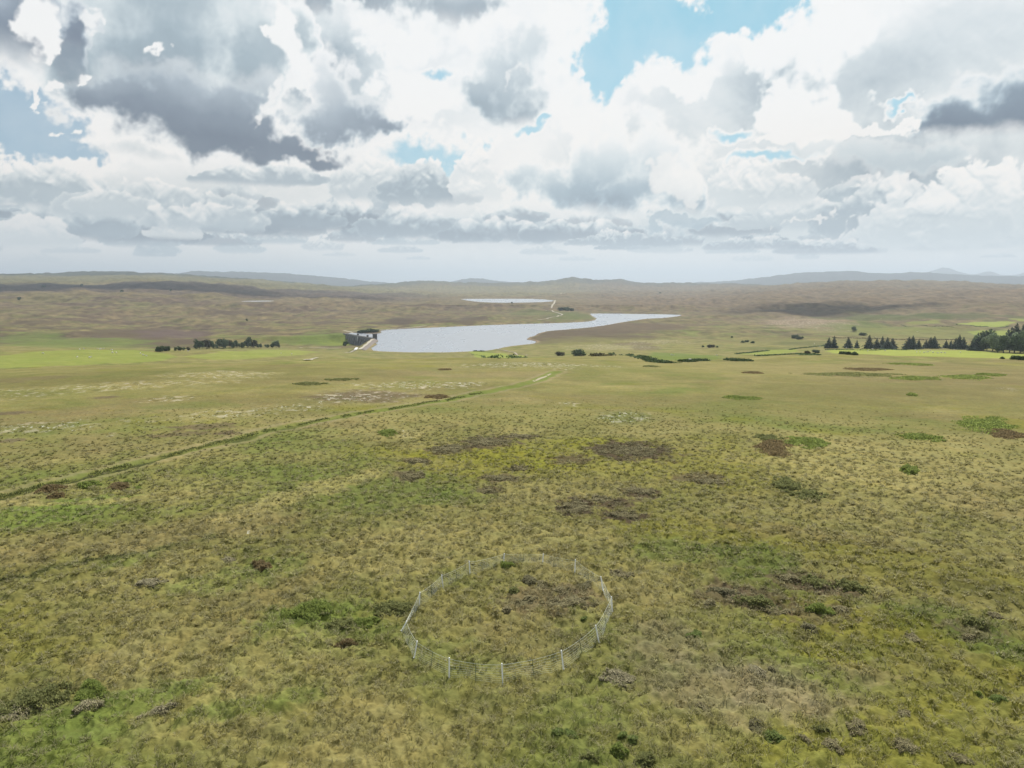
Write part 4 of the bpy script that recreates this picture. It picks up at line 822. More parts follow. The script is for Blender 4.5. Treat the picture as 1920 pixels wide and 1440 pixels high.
# ------------------------------------------------------------------ the electric netting pen
def tube(p, q, r, n=6, r2=None):
    p, q = np.array(p, float), np.array(q, float); d = q - p; L = np.linalg.norm(d); d /= L + 1e-9
    a = np.cross(d, [0, 0, 1.0] if abs(d[2]) < .9 else [1.0, 0, 0]); a /= np.linalg.norm(a); b_ = np.cross(d, a); r2 = r if r2 is None else r2
    V_ = [p + (a * math.cos(t_) + b_ * math.sin(t_)) * r for t_ in [2 * math.pi * k / n for k in range(n)]] + [q + (a * math.cos(t_) + b_ * math.sin(t_)) * r2 for t_ in [2 * math.pi * k / n for k in range(n)]]
    F_ = [(k, (k + 1) % n, n + (k + 1) % n, n + k) for k in range(n)] + [tuple(range(n))[::-1], tuple(range(n, 2 * n))]
    return V_, F_
def box(x0, x1, y0, y1, z0, z1):
    V_ = [(x, y, z) for z in (z0, z1) for x, y in ((x0, y0), (x1, y0), (x1, y1), (x0, y1))]
    return V_, [(3, 2, 1, 0), (4, 5, 6, 7), (0, 1, 5, 4), (1, 2, 6, 5), (2, 3, 7, 6), (3, 0, 4, 7)]
def merge(lst):
    V_, F_, o = [], [], 0
    for v, f in lst: V_ += [tuple(map(float, k)) for k in v]; F_ += [tuple(i + o for i in k) for k in f]; o += len(v)
    return V_, F_
POSTS = [((944.0,1055),(945.5,1039)), ((1017.5,1054),(1018.5,1041)), ((1077.6,1074),(1078.5,1051)), ((1131,1107),(1126,1083)), ((1148.4,1147),(1146,1122)), ((1124,1205),(1116,1176)), ((1057,1255.7),(1052,1221)),
         ((943,1282),(941,1247)), ((842,1270.5),(843,1236)), ((775.8,1234),(783,1206)), ((751,1183),(763,1164)), ((786,1136),(787.8,1113)), ((831,1102),(828.5,1080)), ((881.5,1078),(880,1054))]
def pen():
    base = [np.array(at(*b_)) for b_, t_ in POSTS]; H = 1.12; tops = []
    for (b_, t_), p in zip(POSTS, base):
        r_ = math.hypot(p[0], p[1]); lean = ((t_[0] - b_[0]) / F) * r_ * 1.02                      # sideways lean as photographed
        Hi = min(1.08, max(.62, (b_[1] - t_[1]) / F * math.hypot(r_, CZ) / (r_ / math.hypot(r_, CZ)))); q = p + np.array([lean, 0, math.sqrt(max(Hi * Hi - lean * lean, .3))]); tops.append(q)
    c = sum(base) / len(base); root = empty('electric_fence', tuple(c))
    tag(root, 'ring of white posts and pale electric netting standing on the tussock grass', 'fence')
    L = lambda v: [tuple(np.array(k) - c) for k in v]
    for p, q in zip(base, tops):
        v, f = tube(p - (0, 0, .15), q, .036, 7); v2, f2 = tube(p + (q - p) * .0, p + (q - p) * .06, .04, 7); v3, f3 = tube(p + (q - p) * .97, p + (q - p) * 1.02, .032, 7)
        v, f = merge([(v, f), (v2, f2), (v3, f3)]); mesh_obj('post', L(v), f, M_white, root)
    n = len(base)
    for k in range(n):
        a0, a1, b0, b1 = base[k], tops[k], base[(k + 1) % n], tops[(k + 1) % n]; sg = []
        sag = .10; S = 10; hs = [.06, .16, .27, .38, .50, .64, .79, .95]
        def pt(u, h):
            g_ = float(ground(*(a0 + (b0 - a0) * u)[:2])[0]); base_ = (a0 * (1 - u) + b0 * u); p = base_ + ((a1 - a0) * (1 - u) + (b1 - b0) * u) * h * (1 - sag * 4 * u * (1 - u))
            p[2] = p[2] + (g_ - base_[2]) * .6 * (1 - h); return p
        for h in hs:
            for j in range(S): sg.append(tube(pt(j / S, h), pt((j + 1) / S, h), .0034 if h < .9 else .0062, 4))
        for j in range(1, 10):
            u = j / 10
            sg.append(tube(pt(u, hs[0]), pt(u, hs[-1]), .0018, 3))
        v, f = merge(sg); mesh_obj('netting', L(v), f, M_net, root)
        u = .5 if k not in (13, 1) else .35; p0, p1 = pt(u, -.05), pt(u, .97); v, f = tube(p0, p1, .014, 6); v2, f2 = tube(p0 - (0, 0, .12), p0 + (0, 0, .05), .010, 6); v, f = merge([(v, f), (v2, f2)])
        mesh_obj('support_rod', L(v), f, M_greenpole, root)
pen()

# ------------------------------------------------------------------ trees and bushes
def leaf_quads(P, N, size, cols):
    n = len(P); a = rng.normal(size=(n, 3)); a /= np.linalg.norm(a, axis=1, keepdims=True); b_ = np.cross(N, a); b_ /= np.linalg.norm(b_, axis=1, keepdims=True) + 1e-9; a = np.cross(b_, N)
    s_ = size[:, None] * .5
    V_ = np.stack([P - a * s_ - b_ * s_ * .6, P + a * s_ * .9 - b_ * s_, P + a * s_ + b_ * s_ * .7, P - a * s_ * .7 + b_ * s_], 1)
    f = np.arange(n)[:, None] * 4 + [0, 1, 2, 3]
    return V_.reshape(-1, 3), f, np.repeat(cols, 4, 0)
def crown_broad(H, W, c, seed, n=1500, low=.12):
    g = np.random.default_rng(seed); lobes = []
    for k in range(13):
        th = g.uniform(0, 6.283); q = g.random() ** .5 * .62; h = g.uniform(low + .18, .84); lobes.append((math.cos(th) * q * W * .5, math.sin(th) * q * W * .5, h * H, g.uniform(.16, .27) * W))
    P, N, S_, Cc = [], [], [], []
    for (x, y, z, r_) in lobes:
        m = n // 13; d = g.normal(size=(m, 3)); d /= np.linalg.norm(d, axis=1, keepdims=True); q = r_ * g.uniform(.62, 1.12, (m, 1)); p = np.array([x, y, z]) + d * q * [1, 1, .85]
        ok = p[:, 2] > H * low * .5; P.append(p[ok]); N.append((d + g.normal(size=(m, 3)) * .55)[ok]); S_.append((g.uniform(.5, 1.1, m) * W * .085)[ok]); Cc.append((c * g.uniform(.65, 1.4, (m, 1)) * g.uniform(.85, 1.15))[ok])
    P, N = np.concatenate(P), np.concatenate(N); N /= np.linalg.norm(N, axis=1, keepdims=True) + 1e-9
    return leaf_quads(P, N, np.concatenate(S_), np.concatenate(Cc))
def crown_conifer(H, W, c, seed, n=1500):
    g = np.random.default_rng(seed); h = g.random(n) ** 1.35 * .95 + .03; tier = (h * 11) % 1.0
    rad = W * .5 * (1 - h) ** .85 * (1.0 - .35 * tier) * (1 + .25 * np.sin(h * 30 + seed)); th = g.uniform(0, 6.283, n); rad *= (1 + .22 * np.sin(th * 3 + seed + h * 8)) * g.uniform(.45, 1.08, n)
    P = np.stack([np.cos(th) * rad, np.sin(th) * rad, h * H - rad * .12], -1); N = np.stack([np.cos(th) * .5, np.sin(th) * .5, np.full(n, .8)], -1) + g.normal(size=(n, 3)) * .35; N /= np.linalg.norm(N, axis=1, keepdims=True)
    return leaf_quads(P, N, g.uniform(.5, 1.1, n) * (W * .13 * (1.15 - h)), c * g.uniform(.6, 1.4, (n, 1)))
def trunk_mesh(H, r_, top=.7, limbs=4, seed=0):
    g = random.Random(seed); l = [tube((0, 0, -.4), (g.uniform(-.2, .2), g.uniform(-.2, .2), H * top), r_, 8, r_ * .35)]
    for k in range(limbs):
        th = 6.283 * k / max(limbs, 1) + g.uniform(-.4, .4); h0 = H * g.uniform(.22, .5); l.append(tube((0, 0, h0), (math.cos(th) * H * .24, math.sin(th) * H * .24, h0 + H * .26), r_ * .45, 6, r_ * .15))
    return merge(l)
MESH = {}
CON = np.array([.050, .072, .044]); BRO = np.array([.085, .12, .05]); PBR = np.array([.21, .26, .14]); DBR = np.array([.080, .118, .046]); OBR = np.array([.08, .075, .035])
def make_variant(key, kind, c, seed, n):
    if kind == 'con': v, f, cc = crown_conifer(10, 8.2, c, seed, n); tv, tf = trunk_mesh(10, .22, .92, 0, seed)
    elif kind == 'bro': v, f, cc = crown_broad(10, 10.5, c, seed, n, .10); tv, tf = trunk_mesh(10, .32, .6, 4, seed)
    else: v, f, cc = crown_broad(6, 11, c, seed, n, .0); tv, tf = trunk_mesh(6, .2, .5, 3, seed)
    a = mesh_obj('crown', v, f, M_leaf, cols=cc); b_ = mesh_obj('trunk', tv, tf, M_bark); MESH[key] = (a.data, b_.data)
    bpy.data.objects.remove(a); bpy.data.objects.remove(b_)
for k in range(4): make_variant(f'con{k}', 'con', CON * (1 + .12 * k), 20 + k, 1500)
for k in range(4): make_variant(f'bro{k}', 'bro', [BRO, DBR, BRO * .85, OBR][k], 30 + k, 1900)
for k in range(3): make_variant(f'pal{k}', 'bro', PBR * (1 - .12 * k), 40 + k, 1900)
for k in range(4): make_variant(f'bus{k}', 'bush', [DBR, BRO * .8, OBR, DBR * .8][k], 50 + k, 1300)
def tree(var, x, y, z, H, label, cat, group=None, wx=1.0, rz=None):
    nm = {'con': 'conifer', 'bro': 'broadleaf_tree', 'pal': 'broadleaf_tree', 'bus': 'bush'}[var[:3]]; r_ = empty(nm, (x, y, z - .1), rng.uniform(0, 6.28) if rz is None else rz)
    s_ = H / (6.0 if var[:3] == 'bus' else 10.0)
    for nm2, d in zip(('crown', 'trunk'), MESH[var]):
        o = bpy.data.objects.new(nm2, d); col.objects.link(o); o.parent = r_; o.scale = (s_ * wx, s_ * wx, s_)
    return tag(r_, label, cat, group)
def tree_px(var, px, py, hpx, label, cat, group=None, wx=1.0, back=0.0):
    x, y, z = at(px, py)
    if back: k = 1 + back / math.hypot(x, y); x, y = x * k, y * k; z = float(ground(x, y)[0])
    return tree(var, x, y, z, hpx / F * math.hypot(x, y) * 1.04, label, cat, group, wx)
NTH = ['first', 'second', 'third', 'fourth', 'fifth', 'sixth', 'seventh', 'eighth', 'ninth', 'tenth', 'eleventh', 'twelfth', 'thirteenth', 'fourteenth', 'fifteenth', 'sixteenth', 'seventeenth', 'eighteenth', 'nineteenth', 'twentieth', 'twenty first', 'twenty second', 'twenty third', 'twenty fourth', 'twenty fifth', 'twenty sixth', 'twenty seventh', 'twenty eighth', 'twenty ninth', 'thirtieth', 'thirty first', 'thirty second']
ROW = [(245,330,85,1.1), (290,330,97,.85), (412,330,88,1.1), (485,330,66,.8), (590,335,107,1.1), (655,335,80,1.2), (702,335,97,.9), (745,338,90,1.3), (790,338,84,1.4), (930,338,92,1.4), (962,338,102,1.1), (1015,335,70,1.1), (1078,333,65,1.1), (1115,333,86,1.1), (1147,333,92,1.2),
       (1250,330,60,1.1), (1290,333,62,1.0), (1330,338,82,1.1), (1360,340,107,1.0), (1396,342,92,1.1), (1482,350,95,1.1), (1516,350,128,1.0)]
for k, (X_, Y_, h, wv) in enumerate(ROW):
    tree_px(f'con{k % 4}', 1500 + X_ / 4.571, 580 + Y_ / 4.571 + .6, h / 4.571, f'dark conifer, {NTH[k]} from the left in the row along the lime field', 'conifer tree', 'conifers along the far edge of the lime field', wv)
WOOD = [('pal0',1552,350,112,1.0), ('bro2',1602,352,86,1.0), ('pal1',1650,356,112,1.0), ('bro1',1620,330,124,.9), ('pal0',1694,366,136,.9), ('bro0',1742,372,120,.9), ('pal2',1795,368,118,.9), ('pal0',1836,372,142,.85), ('con1',1800,345,160,1.0), ('con0',1842,340,182,1.0), ('con2',1770,340,140,1.0),
        ('bro1',1886,376,130,.9), ('con3',1896,350,178,1.0), ('bro1',1935,372,150,.9), ('con0',1960,350,170,1.0), ('bro2',2010,370,150,.9), ('con1',2060,350,180,1.0)]
for k, (v_, X_, Y_, h, wv) in enumerate(WOOD):
    nm = 'dark conifer' if v_[:3] == 'con' else ('pale leafed tree' if v_[:3] == 'pal' else 'dark leafy tree')
    tree_px(v_, 1500 + X_ / 4.571, 580 + Y_ / 4.571 + .5, h / 4.571, f'{nm}, {NTH[k]} counted rightwards in the wood at the right edge', 'tree', 'wood at the right end of the conifer row', wv)
# belt of trees left of the dam
rb = random.Random(4); bx = [367,373,380,386,393,399,405,412,418,425,431,438,444,450,457,463,469,476,483,490,497,504,511,518,524]
for k, x_ in enumerate(bx):
    h = 13 + 4 * math.sin(k * .9) * rb.random() - max(0, (k - 17)) * .6 + rb.uniform(-5, 3)
    tree_px(['bro0','bro2','pal2','bro3','bro0','bro1','pal1'][k % 7], x_ + rb.uniform(-1.5, 1.5), 655.0 - k * .12, h, f'leafy tree, {NTH[k]} from the left in the belt behind the left pasture', 'tree', 'belt of trees behind the left pasture', rb.uniform(.65, .95), back=rb.uniform(0, 25))
for k, (x_, y_, h, v_) in enumerate([(298,659,7,'bus1'), (305,658.5,9,'bro0'), (313,658,7,'bus1'), (331,658,7,'pal1'), (338,658,8,'bro2'), (345,657.6,6,'pal2'), (352,657,5,'bus2')]):
    tree_px(v_, x_, y_, h, f'small tree, {NTH[k]} from the left before the tree belt at left', 'tree', 'small trees left of the tree belt', 1.1)
for x_, y_, h, v_, lb in [(647,649,8.5,'bro1','lone round tree on the grass below the dam'), (36,563,5,'bro1','lone dark tree on the far left brown hillside'), (153,537,4,'bro1','tiny lone tree on the skyline ridge of dark heather at left'), (82,538.5,3,'bus0','tiny dark bush left of the ridge tree at far left'),
        (228,547,3,'bus0','tiny dark bush on the dark heather hill at left'), (320,546,3.4,'bro1','tiny lone tree on the dark heather hill right of the bush'), (463,602,4,'bro1','small lone tree on the green brown slope above the tree belt'), (1601,622,9,'pal1','pale round tree on the far pasture above the conifers')]:
    tree_px(v_, x_, y_, h, lb, 'tree', None, 1.15)
for x_, y_, h, v_, wx, lb in [(1086,667,11,'bus0',1.35,'large dark green bush on the brow right of the reservoir'), (1048,667,6.5,'bus2',1.8,'low brown bush left of the large dark bush on the brow'), (1393,642.5,3.4,'bus0',1.3,'small dark bush, left of three on the valley slope'), (1400,641.5,3.8,'bus3',1.2,'small dark bush, middle of three on the valley slope'),
        (1411,643.5,3.4,'bus0',1.3,'small dark bush, right of three on the valley slope'), (1333,652,5,'bus2',1.8,'brownish thicket in the valley below the dark bushes'), (1318,651,3,'bus0',1.0,'tiny bush left of the brownish valley thicket'), (1345,651.5,2.8,'bus0',1.0,'tiny bush right of the brownish valley thicket'),
        (1372,633,2.6,'bus0',1.0,'tiny bush high on the valley slope'), (1490,634,5,'bus1',1.6,'green thicket at the foot of the pale bog, left one'), (1500,636,5,'bus3',1.4,'green thicket at the foot of the pale bog, right one'), (1617,629,4,'bus1',2.0,'low bush beside the far pasture gap'),
        (1578,664,5,'bus0',1.3,'dark bush at the left corner of the lime field'), (1590,665,5,'bus1',1.5,'green bush second along the left end of the lime field'), (1603,666,5.5,'bus0',1.3,'dark bush third along the left end of the lime field'), (1530,662,5,'bus1',1.8,'green bush left of the lime field'), (1512,663,4.5,'bus2',1.6,'brownish bush farther left of the lime field'),
        (1902,674,6,'bus0',1.3,'dark bush at the right end of the lime field'), (1916,675,7,'bus3',1.2,'dark bush cut by the right edge before the lime field'), (1880,673,3.5,'bus0',1.2,'small bush on the lower edge of the lime field'),
        (1052,582,5,'bus1',1.5,'dark green copse bush beside the far track, left one'), (1062,582.5,6,'bus0',1.5,'dark copse bush beside the far track, middle one'), (1072,583,4.5,'bus1',1.4,'dark green copse bush beside the far track, right one'), (960,568.8,2.4,'bus0',1.0,'tiny bush on the near shore of the upper lake'), (1238,550,2,'bus0',1.4,'tiny bush far away on the brown hill')]:
    tree_px(v_, x_, y_, h, lb, 'bush', None, wx)
def hedge(pts, hpx, c, label, n=1500, wid=2.2):
    W_ = [at(x, y) for x, y in pts]; P = []; 
    seg = [math.hypot(W_[k + 1][0] - W_[k][0], W_[k + 1][1] - W_[k][1]) for k in range(len(W_) - 1)]; tot = sum(seg)
    u = rng.random(n) * tot; idx = np.searchsorted(np.cumsum(seg), u); idx = np.clip(idx, 0, len(seg) - 1); st = np.concatenate([[0], np.cumsum(seg)])[idx]; f = (u - st) / np.array(seg)[idx]; A_ = np.array(W_)
    p = A_[idx] * (1 - f[:, None]) + A_[idx + 1] * f[:, None]; r0 = math.hypot(W_[0][0], W_[0][1]); H = hpx / F * r0
    hh = H * (.55 + .45 * np.sin(u / tot * 37 + 1) * np.sin(u / tot * 91)); p[:, :2] += rng.normal(size=(n, 2)) * wid * .5; g_ = ground(p[:, 0], p[:, 1]); p[:, 2] = g_ + rng.random(n) * np.abs(hh)
    N = rng.normal(size=(n, 3)); N[:, 2] = np.abs(N[:, 2]) + .3; N /= np.linalg.norm(N, axis=1, keepdims=True)
    v, f_, cc = leaf_quads(p, N, rng.uniform(.6, 1.2, n) * max(.9, H * .35), c * rng.uniform(.6, 1.4, (n, 1))); o0 = np.array(W_[0]); tag(mesh_obj('hedge', v - o0, f_, M_leaf, cols=cc, loc=tuple(o0)), label, 'hedge', 'old hedges around the valley fields')
for q in [([(1090,667),(1120,668),(1147,667)], 3, OBR, 'brown scrubby hedge on the brow right of the large bush'), ([(1147,666),(1165,666),(1182,668),(1200,670)], 5, DBR, 'dark hedge along the top of the small green field'), ([(1200,671),(1213,674),(1226,677.5)], 5, DBR, 'dark hedge bending down the left side of the green field'), ([(1226,678),(1238,679.5),(1252,680.5)], 4, DBR, 'dark hedge stub below the green field'),
          ([(1279,678.5),(1300,676.8),(1323,676)], 4, DBR * .8, 'dark hedge along the lower right of the green field'), ([(1368,675),(1385,676.5),(1404,677)], 3.4, DBR, 'dark hedge between the brow and the narrow green strip'), ([(874,658.6),(892,658.8),(908,658.8)], 2.2, DBR * .8, 'dark hedge between the water and the small square field'),
          ([(880,664),(905,668),(930,672),(960,671.5),(985,669.5)], 2.4, DBR * 1.3, 'rough hedge around the lower side of the small square field'), ([(1380,664),(1410,661),(1440,658)], 2.4, DBR * 1.2, 'thin hedge along the narrow lime strip'), ([(1548,656),(1600,656.5),(1640,657),(1700,656.5)], 1.6, DBR * 1.3, 'thin hedge under the conifer row'),
          ([(1792,609),(1830,612.5),(1892,611.5)], 1.6, DBR * 1.2, 'far hedge below the bright sliver of pasture at right'), ([(1560,633),(1640,635),(1720,637),(1800,636.5)], 1.5, OBR, 'far brown hedge line just above the conifer tops'),
          ([(1690,610),(1745,612),(1790,614)], 1.4, DBR * 1.2, 'far hedge left of the bright sliver of pasture'), ([(1480,656),(1520,651),(1560,646)], 1.8, DBR * 1.2, 'slanting hedge on the rough ground left of the conifers'),
          ([(1420,668),(1460,666),(1500,664),(1530,666)], 2.2, DBR * 1.3, 'ragged hedge across the rough ground beyond the brow')]:
    hedge(*q)

# ------------------------------------------------------------------ tracks
def ribbon(name, pts, width, m, dz=.35, plane=None, lift=0):
    W_ = [at(x, y)[:2] if plane is None else onplane(x, y, plane) for x, y in pts]; q = []
    for k in range(len(W_) - 1):
        a_, b_ = np.array(W_[k]), np.array(W_[k + 1]); n = max(2, int(np.linalg.norm(b_ - a_) / 6)); q += [a_ + (b_ - a_) * j / n for j in range(n)]
    q.append(np.array(W_[-1])); q = np.array(q); 
    for _ in range(3): q[1:-1] = (q[:-2] + q[1:-1] * 2 + q[2:]) / 4
    tg = np.gradient(q, axis=0); tg /= np.linalg.norm(tg, axis=1, keepdims=True) + 1e-9; nn = np.stack([-tg[:, 1], tg[:, 0]], -1)
    V_ = []; K = 4
    for k in range(len(q)):
        ww = width * (1 + .25 * math.sin(k * .7))
        for j in range(K + 1):
            p = q[k] + nn[k] * ww * (j / K - .5); V_.append((p[0], p[1], (float(ground(*p)[0]) if plane is None else plane) + dz))
    F_ = [(k * (K + 1) + j, k * (K + 1) + j + 1, (k + 1) * (K + 1) + j + 1, (k + 1) * (K + 1) + j) for k in range(len(q) - 1) for j in range(K)]
    o = mesh_obj(name, V_, F_, m); return tag(o, kind='structure')
ribbon('track', [(648,662),(656,660),(665,657.5),(674,655.2)], 4, M_track)
ribbon('track', [(674,655.2),(680,651.5),(687,646),(694,640),(699,636)], 4.5, M_track, .3, DAM_TOP)
ribbon('track', [(563,652),(580,652.2),(600,652),(618,653.5),(640,652.5)], 4.5, M_track, .45)
ribbon('track', [(576,676),(584,673),(596,671)], 3, M_track, .4)
ribbon('track', [(644,620),(655,622.5),(664,625.5)], 5, M_track, .6); ribbon('track', [(656,622),(668,621),(678,620)], 4, M_track, .6)
ribbon('track', [(712,618.5),(738,617),(765,615.5),(800,611)], 4, M_track, .6)
ribbon('track', [(1041,563),(1039,569),(1034,578)], 6, M_track, 1.2); ribbon('track', [(1022,582),(1040,585.5),(1055,590),(1045,594),(1028,597),(1008,600.5)], 5, M_track, 1.0)
ribbon('track', [(1042,552.5),(1052,550.5),(1060,549.5)], 12, M_track, 2.0); ribbon('path', [(1000,715.3),(1012,710.5),(1023,706),(1033,701)], .55, plain('worn_path', (.36, .32, .22), .95, .05, .8, .3), .05)
ribbon('path', [(925,655),(945,657),(965,661),(988,667)], 2.5, plain('stony_path', (.33, .29, .22), .95, .05, .3, .35), .35)
# pale hardstanding beside the embankment road
p4 = PAD; zc = -78.9; v = [(*p, zc) for p in p4] + [(*p, zc - 1.2) for p in p4]; tag(mesh_obj('pavement', v, [(0,1,2,3),(7,6,5,4),(0,4,5,1),(1,5,6,2),(2,6,7,3),(3,7,4,0)], M_hard), kind='structure')

# ------------------------------------------------------------------ the dam
def build_dam():
    pts = [np.array(p) for p in dam]; fine_ = []
    for k in range(len(pts) - 1):
        fine_ += [pts[k] + (pts[k + 1] - pts[k]) * j / 4 for j in range(4)]
    fine_.append(pts[-1]); q = np.array(fine_)
    for _ in range(4): q[1:-1] = (q[:-2] + 2 * q[1:-1] + q[2:]) / 4
    tg = np.gradient(q, axis=0); tg /= np.linalg.norm(tg, axis=1, keepdims=True); dn = np.stack([tg[:, 1], -tg[:, 0]], -1)
    if dn[len(dn) // 2] @ nrm < 0: dn = -dn
    n = len(q); T_ = DAM_TOP; root = empty('dam', (*q[n // 2], T_)); tag(root, 'dark grey buttressed concrete dam wall at the left end of the reservoir', 'dam')
    o0 = np.array([*q[n // 2], T_]); L = lambda v: [tuple(np.array(k) - o0) for k in v]
    u = np.linspace(0, 1, n); bz = np.interp(u, [0, .08, .2, .35, .6, .8, 1], [-83, -90, -98, -101, -100, -95, -84])
    def sec(offs):   # sweep a section (downstream offset, z or 'b') along the crest
        V_ = []; K = len(offs)
        for k in range(n):
            for (d, z) in offs: V_.append((*(q[k] + dn[k] * (d if z != 'b' else d + (T_ - bz[k]) * .06)), bz[k] if z == 'b' else z))
        F_ = [(k * K + j, k * K + (j + 1) % K, (k + 1) * K + (j + 1) % K, (k + 1) * K + j) for k in range(n - 1) for j in range(K)]
        return V_, F_ + [tuple(range(K)), tuple(range((n - 1) * K, n * K))[::-1]]
    v, f = sec([(-3, T_ - .3), (3.0, T_ - .3), (3.6, 'b'), (-3.2, 'b')]); mesh_obj('wall', L(v), f, M_conc, root)
    v, f = sec([(-2.3, T_ + .02), (2.3, T_ + .02), (2.3, T_ - .29), (-2.3, T_ - .29)]); mesh_obj('crest_road', L(v), f, M_track, root)
    for a_, b_ in ((2.35, 3.3), (-3.3, -2.35)):
        v, f = sec([(a_, T_ + 1.1), (b_, T_ + 1.1), (b_, T_ - .28), (a_, T_ - .28)]); mesh_obj('parapet', L(v), f, M_pconc, root)
    for k in range(2, n - 1, 2):
        c_, t_, d_ = q[k], tg[k], dn[k]; zb = bz[k]; V_ = []
        for (dd_, z) in ((3.1, T_ - 1.6), (5.2, T_ - 2.0), (6.6 + (T_ - zb) * .12, zb), (3.1, zb)):
            for s_ in (-1.0, 1.0): V_.append((*(c_ + d_ * dd_ + t_ * s_), z))
        mesh_obj('buttress', L(V_), [(0,1,3,2),(2,3,5,4),(4,5,7,6),(6,7,1,0),(0,2,4,6),(7,5,3,1)], M_pconc, root)
    # pale spillway streak
    k = int(n * .52); c_, t_, d_ = q[k], tg[k], dn[k]; V_ = [(*(c_ + d_ * o_ + t_ * s_), z) for o_, z in ((3.32, T_ - .4), (4.6, T_ - 9.0)) for s_ in (-1.4, 1.4)] + [(*(c_ + d_ * (o_ - .4) + t_ * s_), z) for o_, z in ((3.32, T_ - .4), (4.6, T_ - 9.0)) for s_ in (-1.4, 1.4)]
    mesh_obj('spillway_chute', L(V_), [(0,1,3,2),(6,7,5,4),(0,4,5,1),(2,3,7,6),(0,2,6,4),(1,5,7,3)], M_hard, root)
    # stone pitching of the embankment down to the water
    E0 = [np.array([*p, T_ + .15]) for p in emb]; top_ = []; SH = [(711,638.6),(706.5,643),(702,647.5),(697.5,652),(693,657.2)]
    S0 = [np.array([*onplane(x, y, LAKE_Z), LAKE_Z - .8]) for x, y in SH]; V_ = []; K = 8
    for a_, b_ in zip(E0, S0):
        d_ = (b_ - a_); d_ /= np.linalg.norm(d_[:2]); a2 = a_ + d_ * 2.6; a2[2] = T_ + .25
        for j in range(K + 1): p = a2 + (b_ + d_ * 3 - a2) * j / K; V_.append(tuple(p))
    m_ = len(E0); F_ = [(k * (K + 1) + j, k * (K + 1) + j + 1, (k + 1) * (K + 1) + j + 1, (k + 1) * (K + 1) + j) for k in range(m_ - 1) for j in range(K)]
    V2 = [(x, y, z - 2.5) for x, y, z in V_]; N0 = len(V_); ring = [k * (K + 1) for k in range(m_)] + [(m_ - 1) * (K + 1) + j for j in range(1, K + 1)] + [k * (K + 1) + K for k in range(m_ - 2, -1, -1)] + [j for j in range(K - 1, 0, -1)]
    F_ += [tuple(i + N0 for i in f)[::-1] for f in F_] + [(ring[i], ring[(i + 1) % len(ring)], ring[(i + 1) % len(ring)] + N0, ring[i] + N0) for i in range(len(ring))]
    mesh_obj('stone_pitching', L(V_ + V2), F_, M_stone, root)
    return q, dn, tg
M_pconc = plain('weathered_concrete', (.24, .235, .225), .85, .2, .2, .35)
dq, ddn, dtg = build_dam()
def tower(k, off, w_, d_, h, label, roofh, win=True, base=6.0):
    c_ = dq[k] - ddn[k] * off; ang = math.atan2(dtg[k][1], dtg[k][0]); root = empty('valve_tower' if h > 6 else 'gauge_hut', (*c_, DAM_TOP), ang); tag(root, label, 'tower' if h > 6 else 'hut')
    mesh_obj('wall', *merge([box(-w_ / 2, w_ / 2, -d_ / 2, d_ / 2, -base, h), box(-w_ / 2 - .25, w_ / 2 + .25, -d_ / 2 - .25, d_ / 2 + .25, h - .5, h)]), M_darkstone, root)
    mesh_obj('roof', *merge([box(-w_ / 2 - .4, w_ / 2 + .4, -d_ / 2 - .4, d_ / 2 + .4, h + .002, h + roofh), box(-w_ / 2 + .4, w_ / 2 - .4, -d_ / 2 + .4, d_ / 2 - .4, h + roofh, h + roofh * 1.5)]), M_roof, root)
    if win:
        for sx in (-w_ * .22, w_ * .22):
            for sy in (-1, 1): y0 = sy * (d_ / 2 + .04); mesh_obj('window', *box(sx - .5, sx + .5, min(y0, y0 - sy * .1), max(y0, y0 - sy * .1), h * .45, h * .75), plain('dark_glass', (.02, .02, .025), .2, .5) if 'dark_glass' not in bpy.data.materials else bpy.data.materials['dark_glass'], root)
    sy = 1; mesh_obj('door', *box(-.6, .6, d_ / 2 + .0, d_ / 2 + .08, 0.1, 2.1), M_greenpole, root)
nq = len(dq)
tower(nq - 2, 5.6, 6.0, 6.0, 7.4, 'dark stone valve tower standing at the right end of the dam', .5); tower(nq - 9, 4.6, 3.0, 2.6, 3.6, 'small dark hut on the dam crest nearest to the valve tower', .3, False); tower(nq - 17, 4.4, 2.6, 2.4, 3.4, 'small pale hut on the dam crest farther from the valve tower', .3, False)
# dark planted mound beside the inlet behind the dam
for k, (x_, y_, h, w_) in enumerate([(684,623.5,5,2.2), (693,623,6,2.3), (702,622.5,5,2.2), (676,623.3,3.4,2.0)]):
    tree_px('bus3', x_, y_, h, f'low dark thicket, {NTH[k]} on the mound behind the dam', 'bush', 'thickets on the mound behind the dam', w_)

# ------------------------------------------------------------------ sheep
def ellipsoid(cx, cy, cz, rx, ry, rz, nu=10, nv=6, bump=0.0, seed=0):
    g = random.Random(seed); V_ = [(cx, cy, cz - rz)]
    for j in range(1, nv):
        ph = -math.pi / 2 + math.pi * j / nv
        for i in range(nu): th = 6.28318 * i / nu; k = 1 + g.uniform(-bump, bump); V_.append((cx + math.cos(th) * math.cos(ph) * rx * k, cy + math.sin(th) * math.cos(ph) * ry * k, cz + math.sin(ph) * rz * k))
    V_.append((cx, cy, cz + rz)); F_ = [(0, 1 + (i + 1) % nu, 1 + i) for i in range(nu)]
    for j in range(nv - 2): F_ += [(1 + j * nu + i, 1 + j * nu + (i + 1) % nu, 1 + (j + 1) * nu + (i + 1) % nu, 1 + (j + 1) * nu + i) for i in range(nu)]
    b_ = 1 + (nv - 2) * nu; F_ += [(b_ + i, b_ + (i + 1) % nu, len(V_) - 1) for i in range(nu)]; return V_, F_
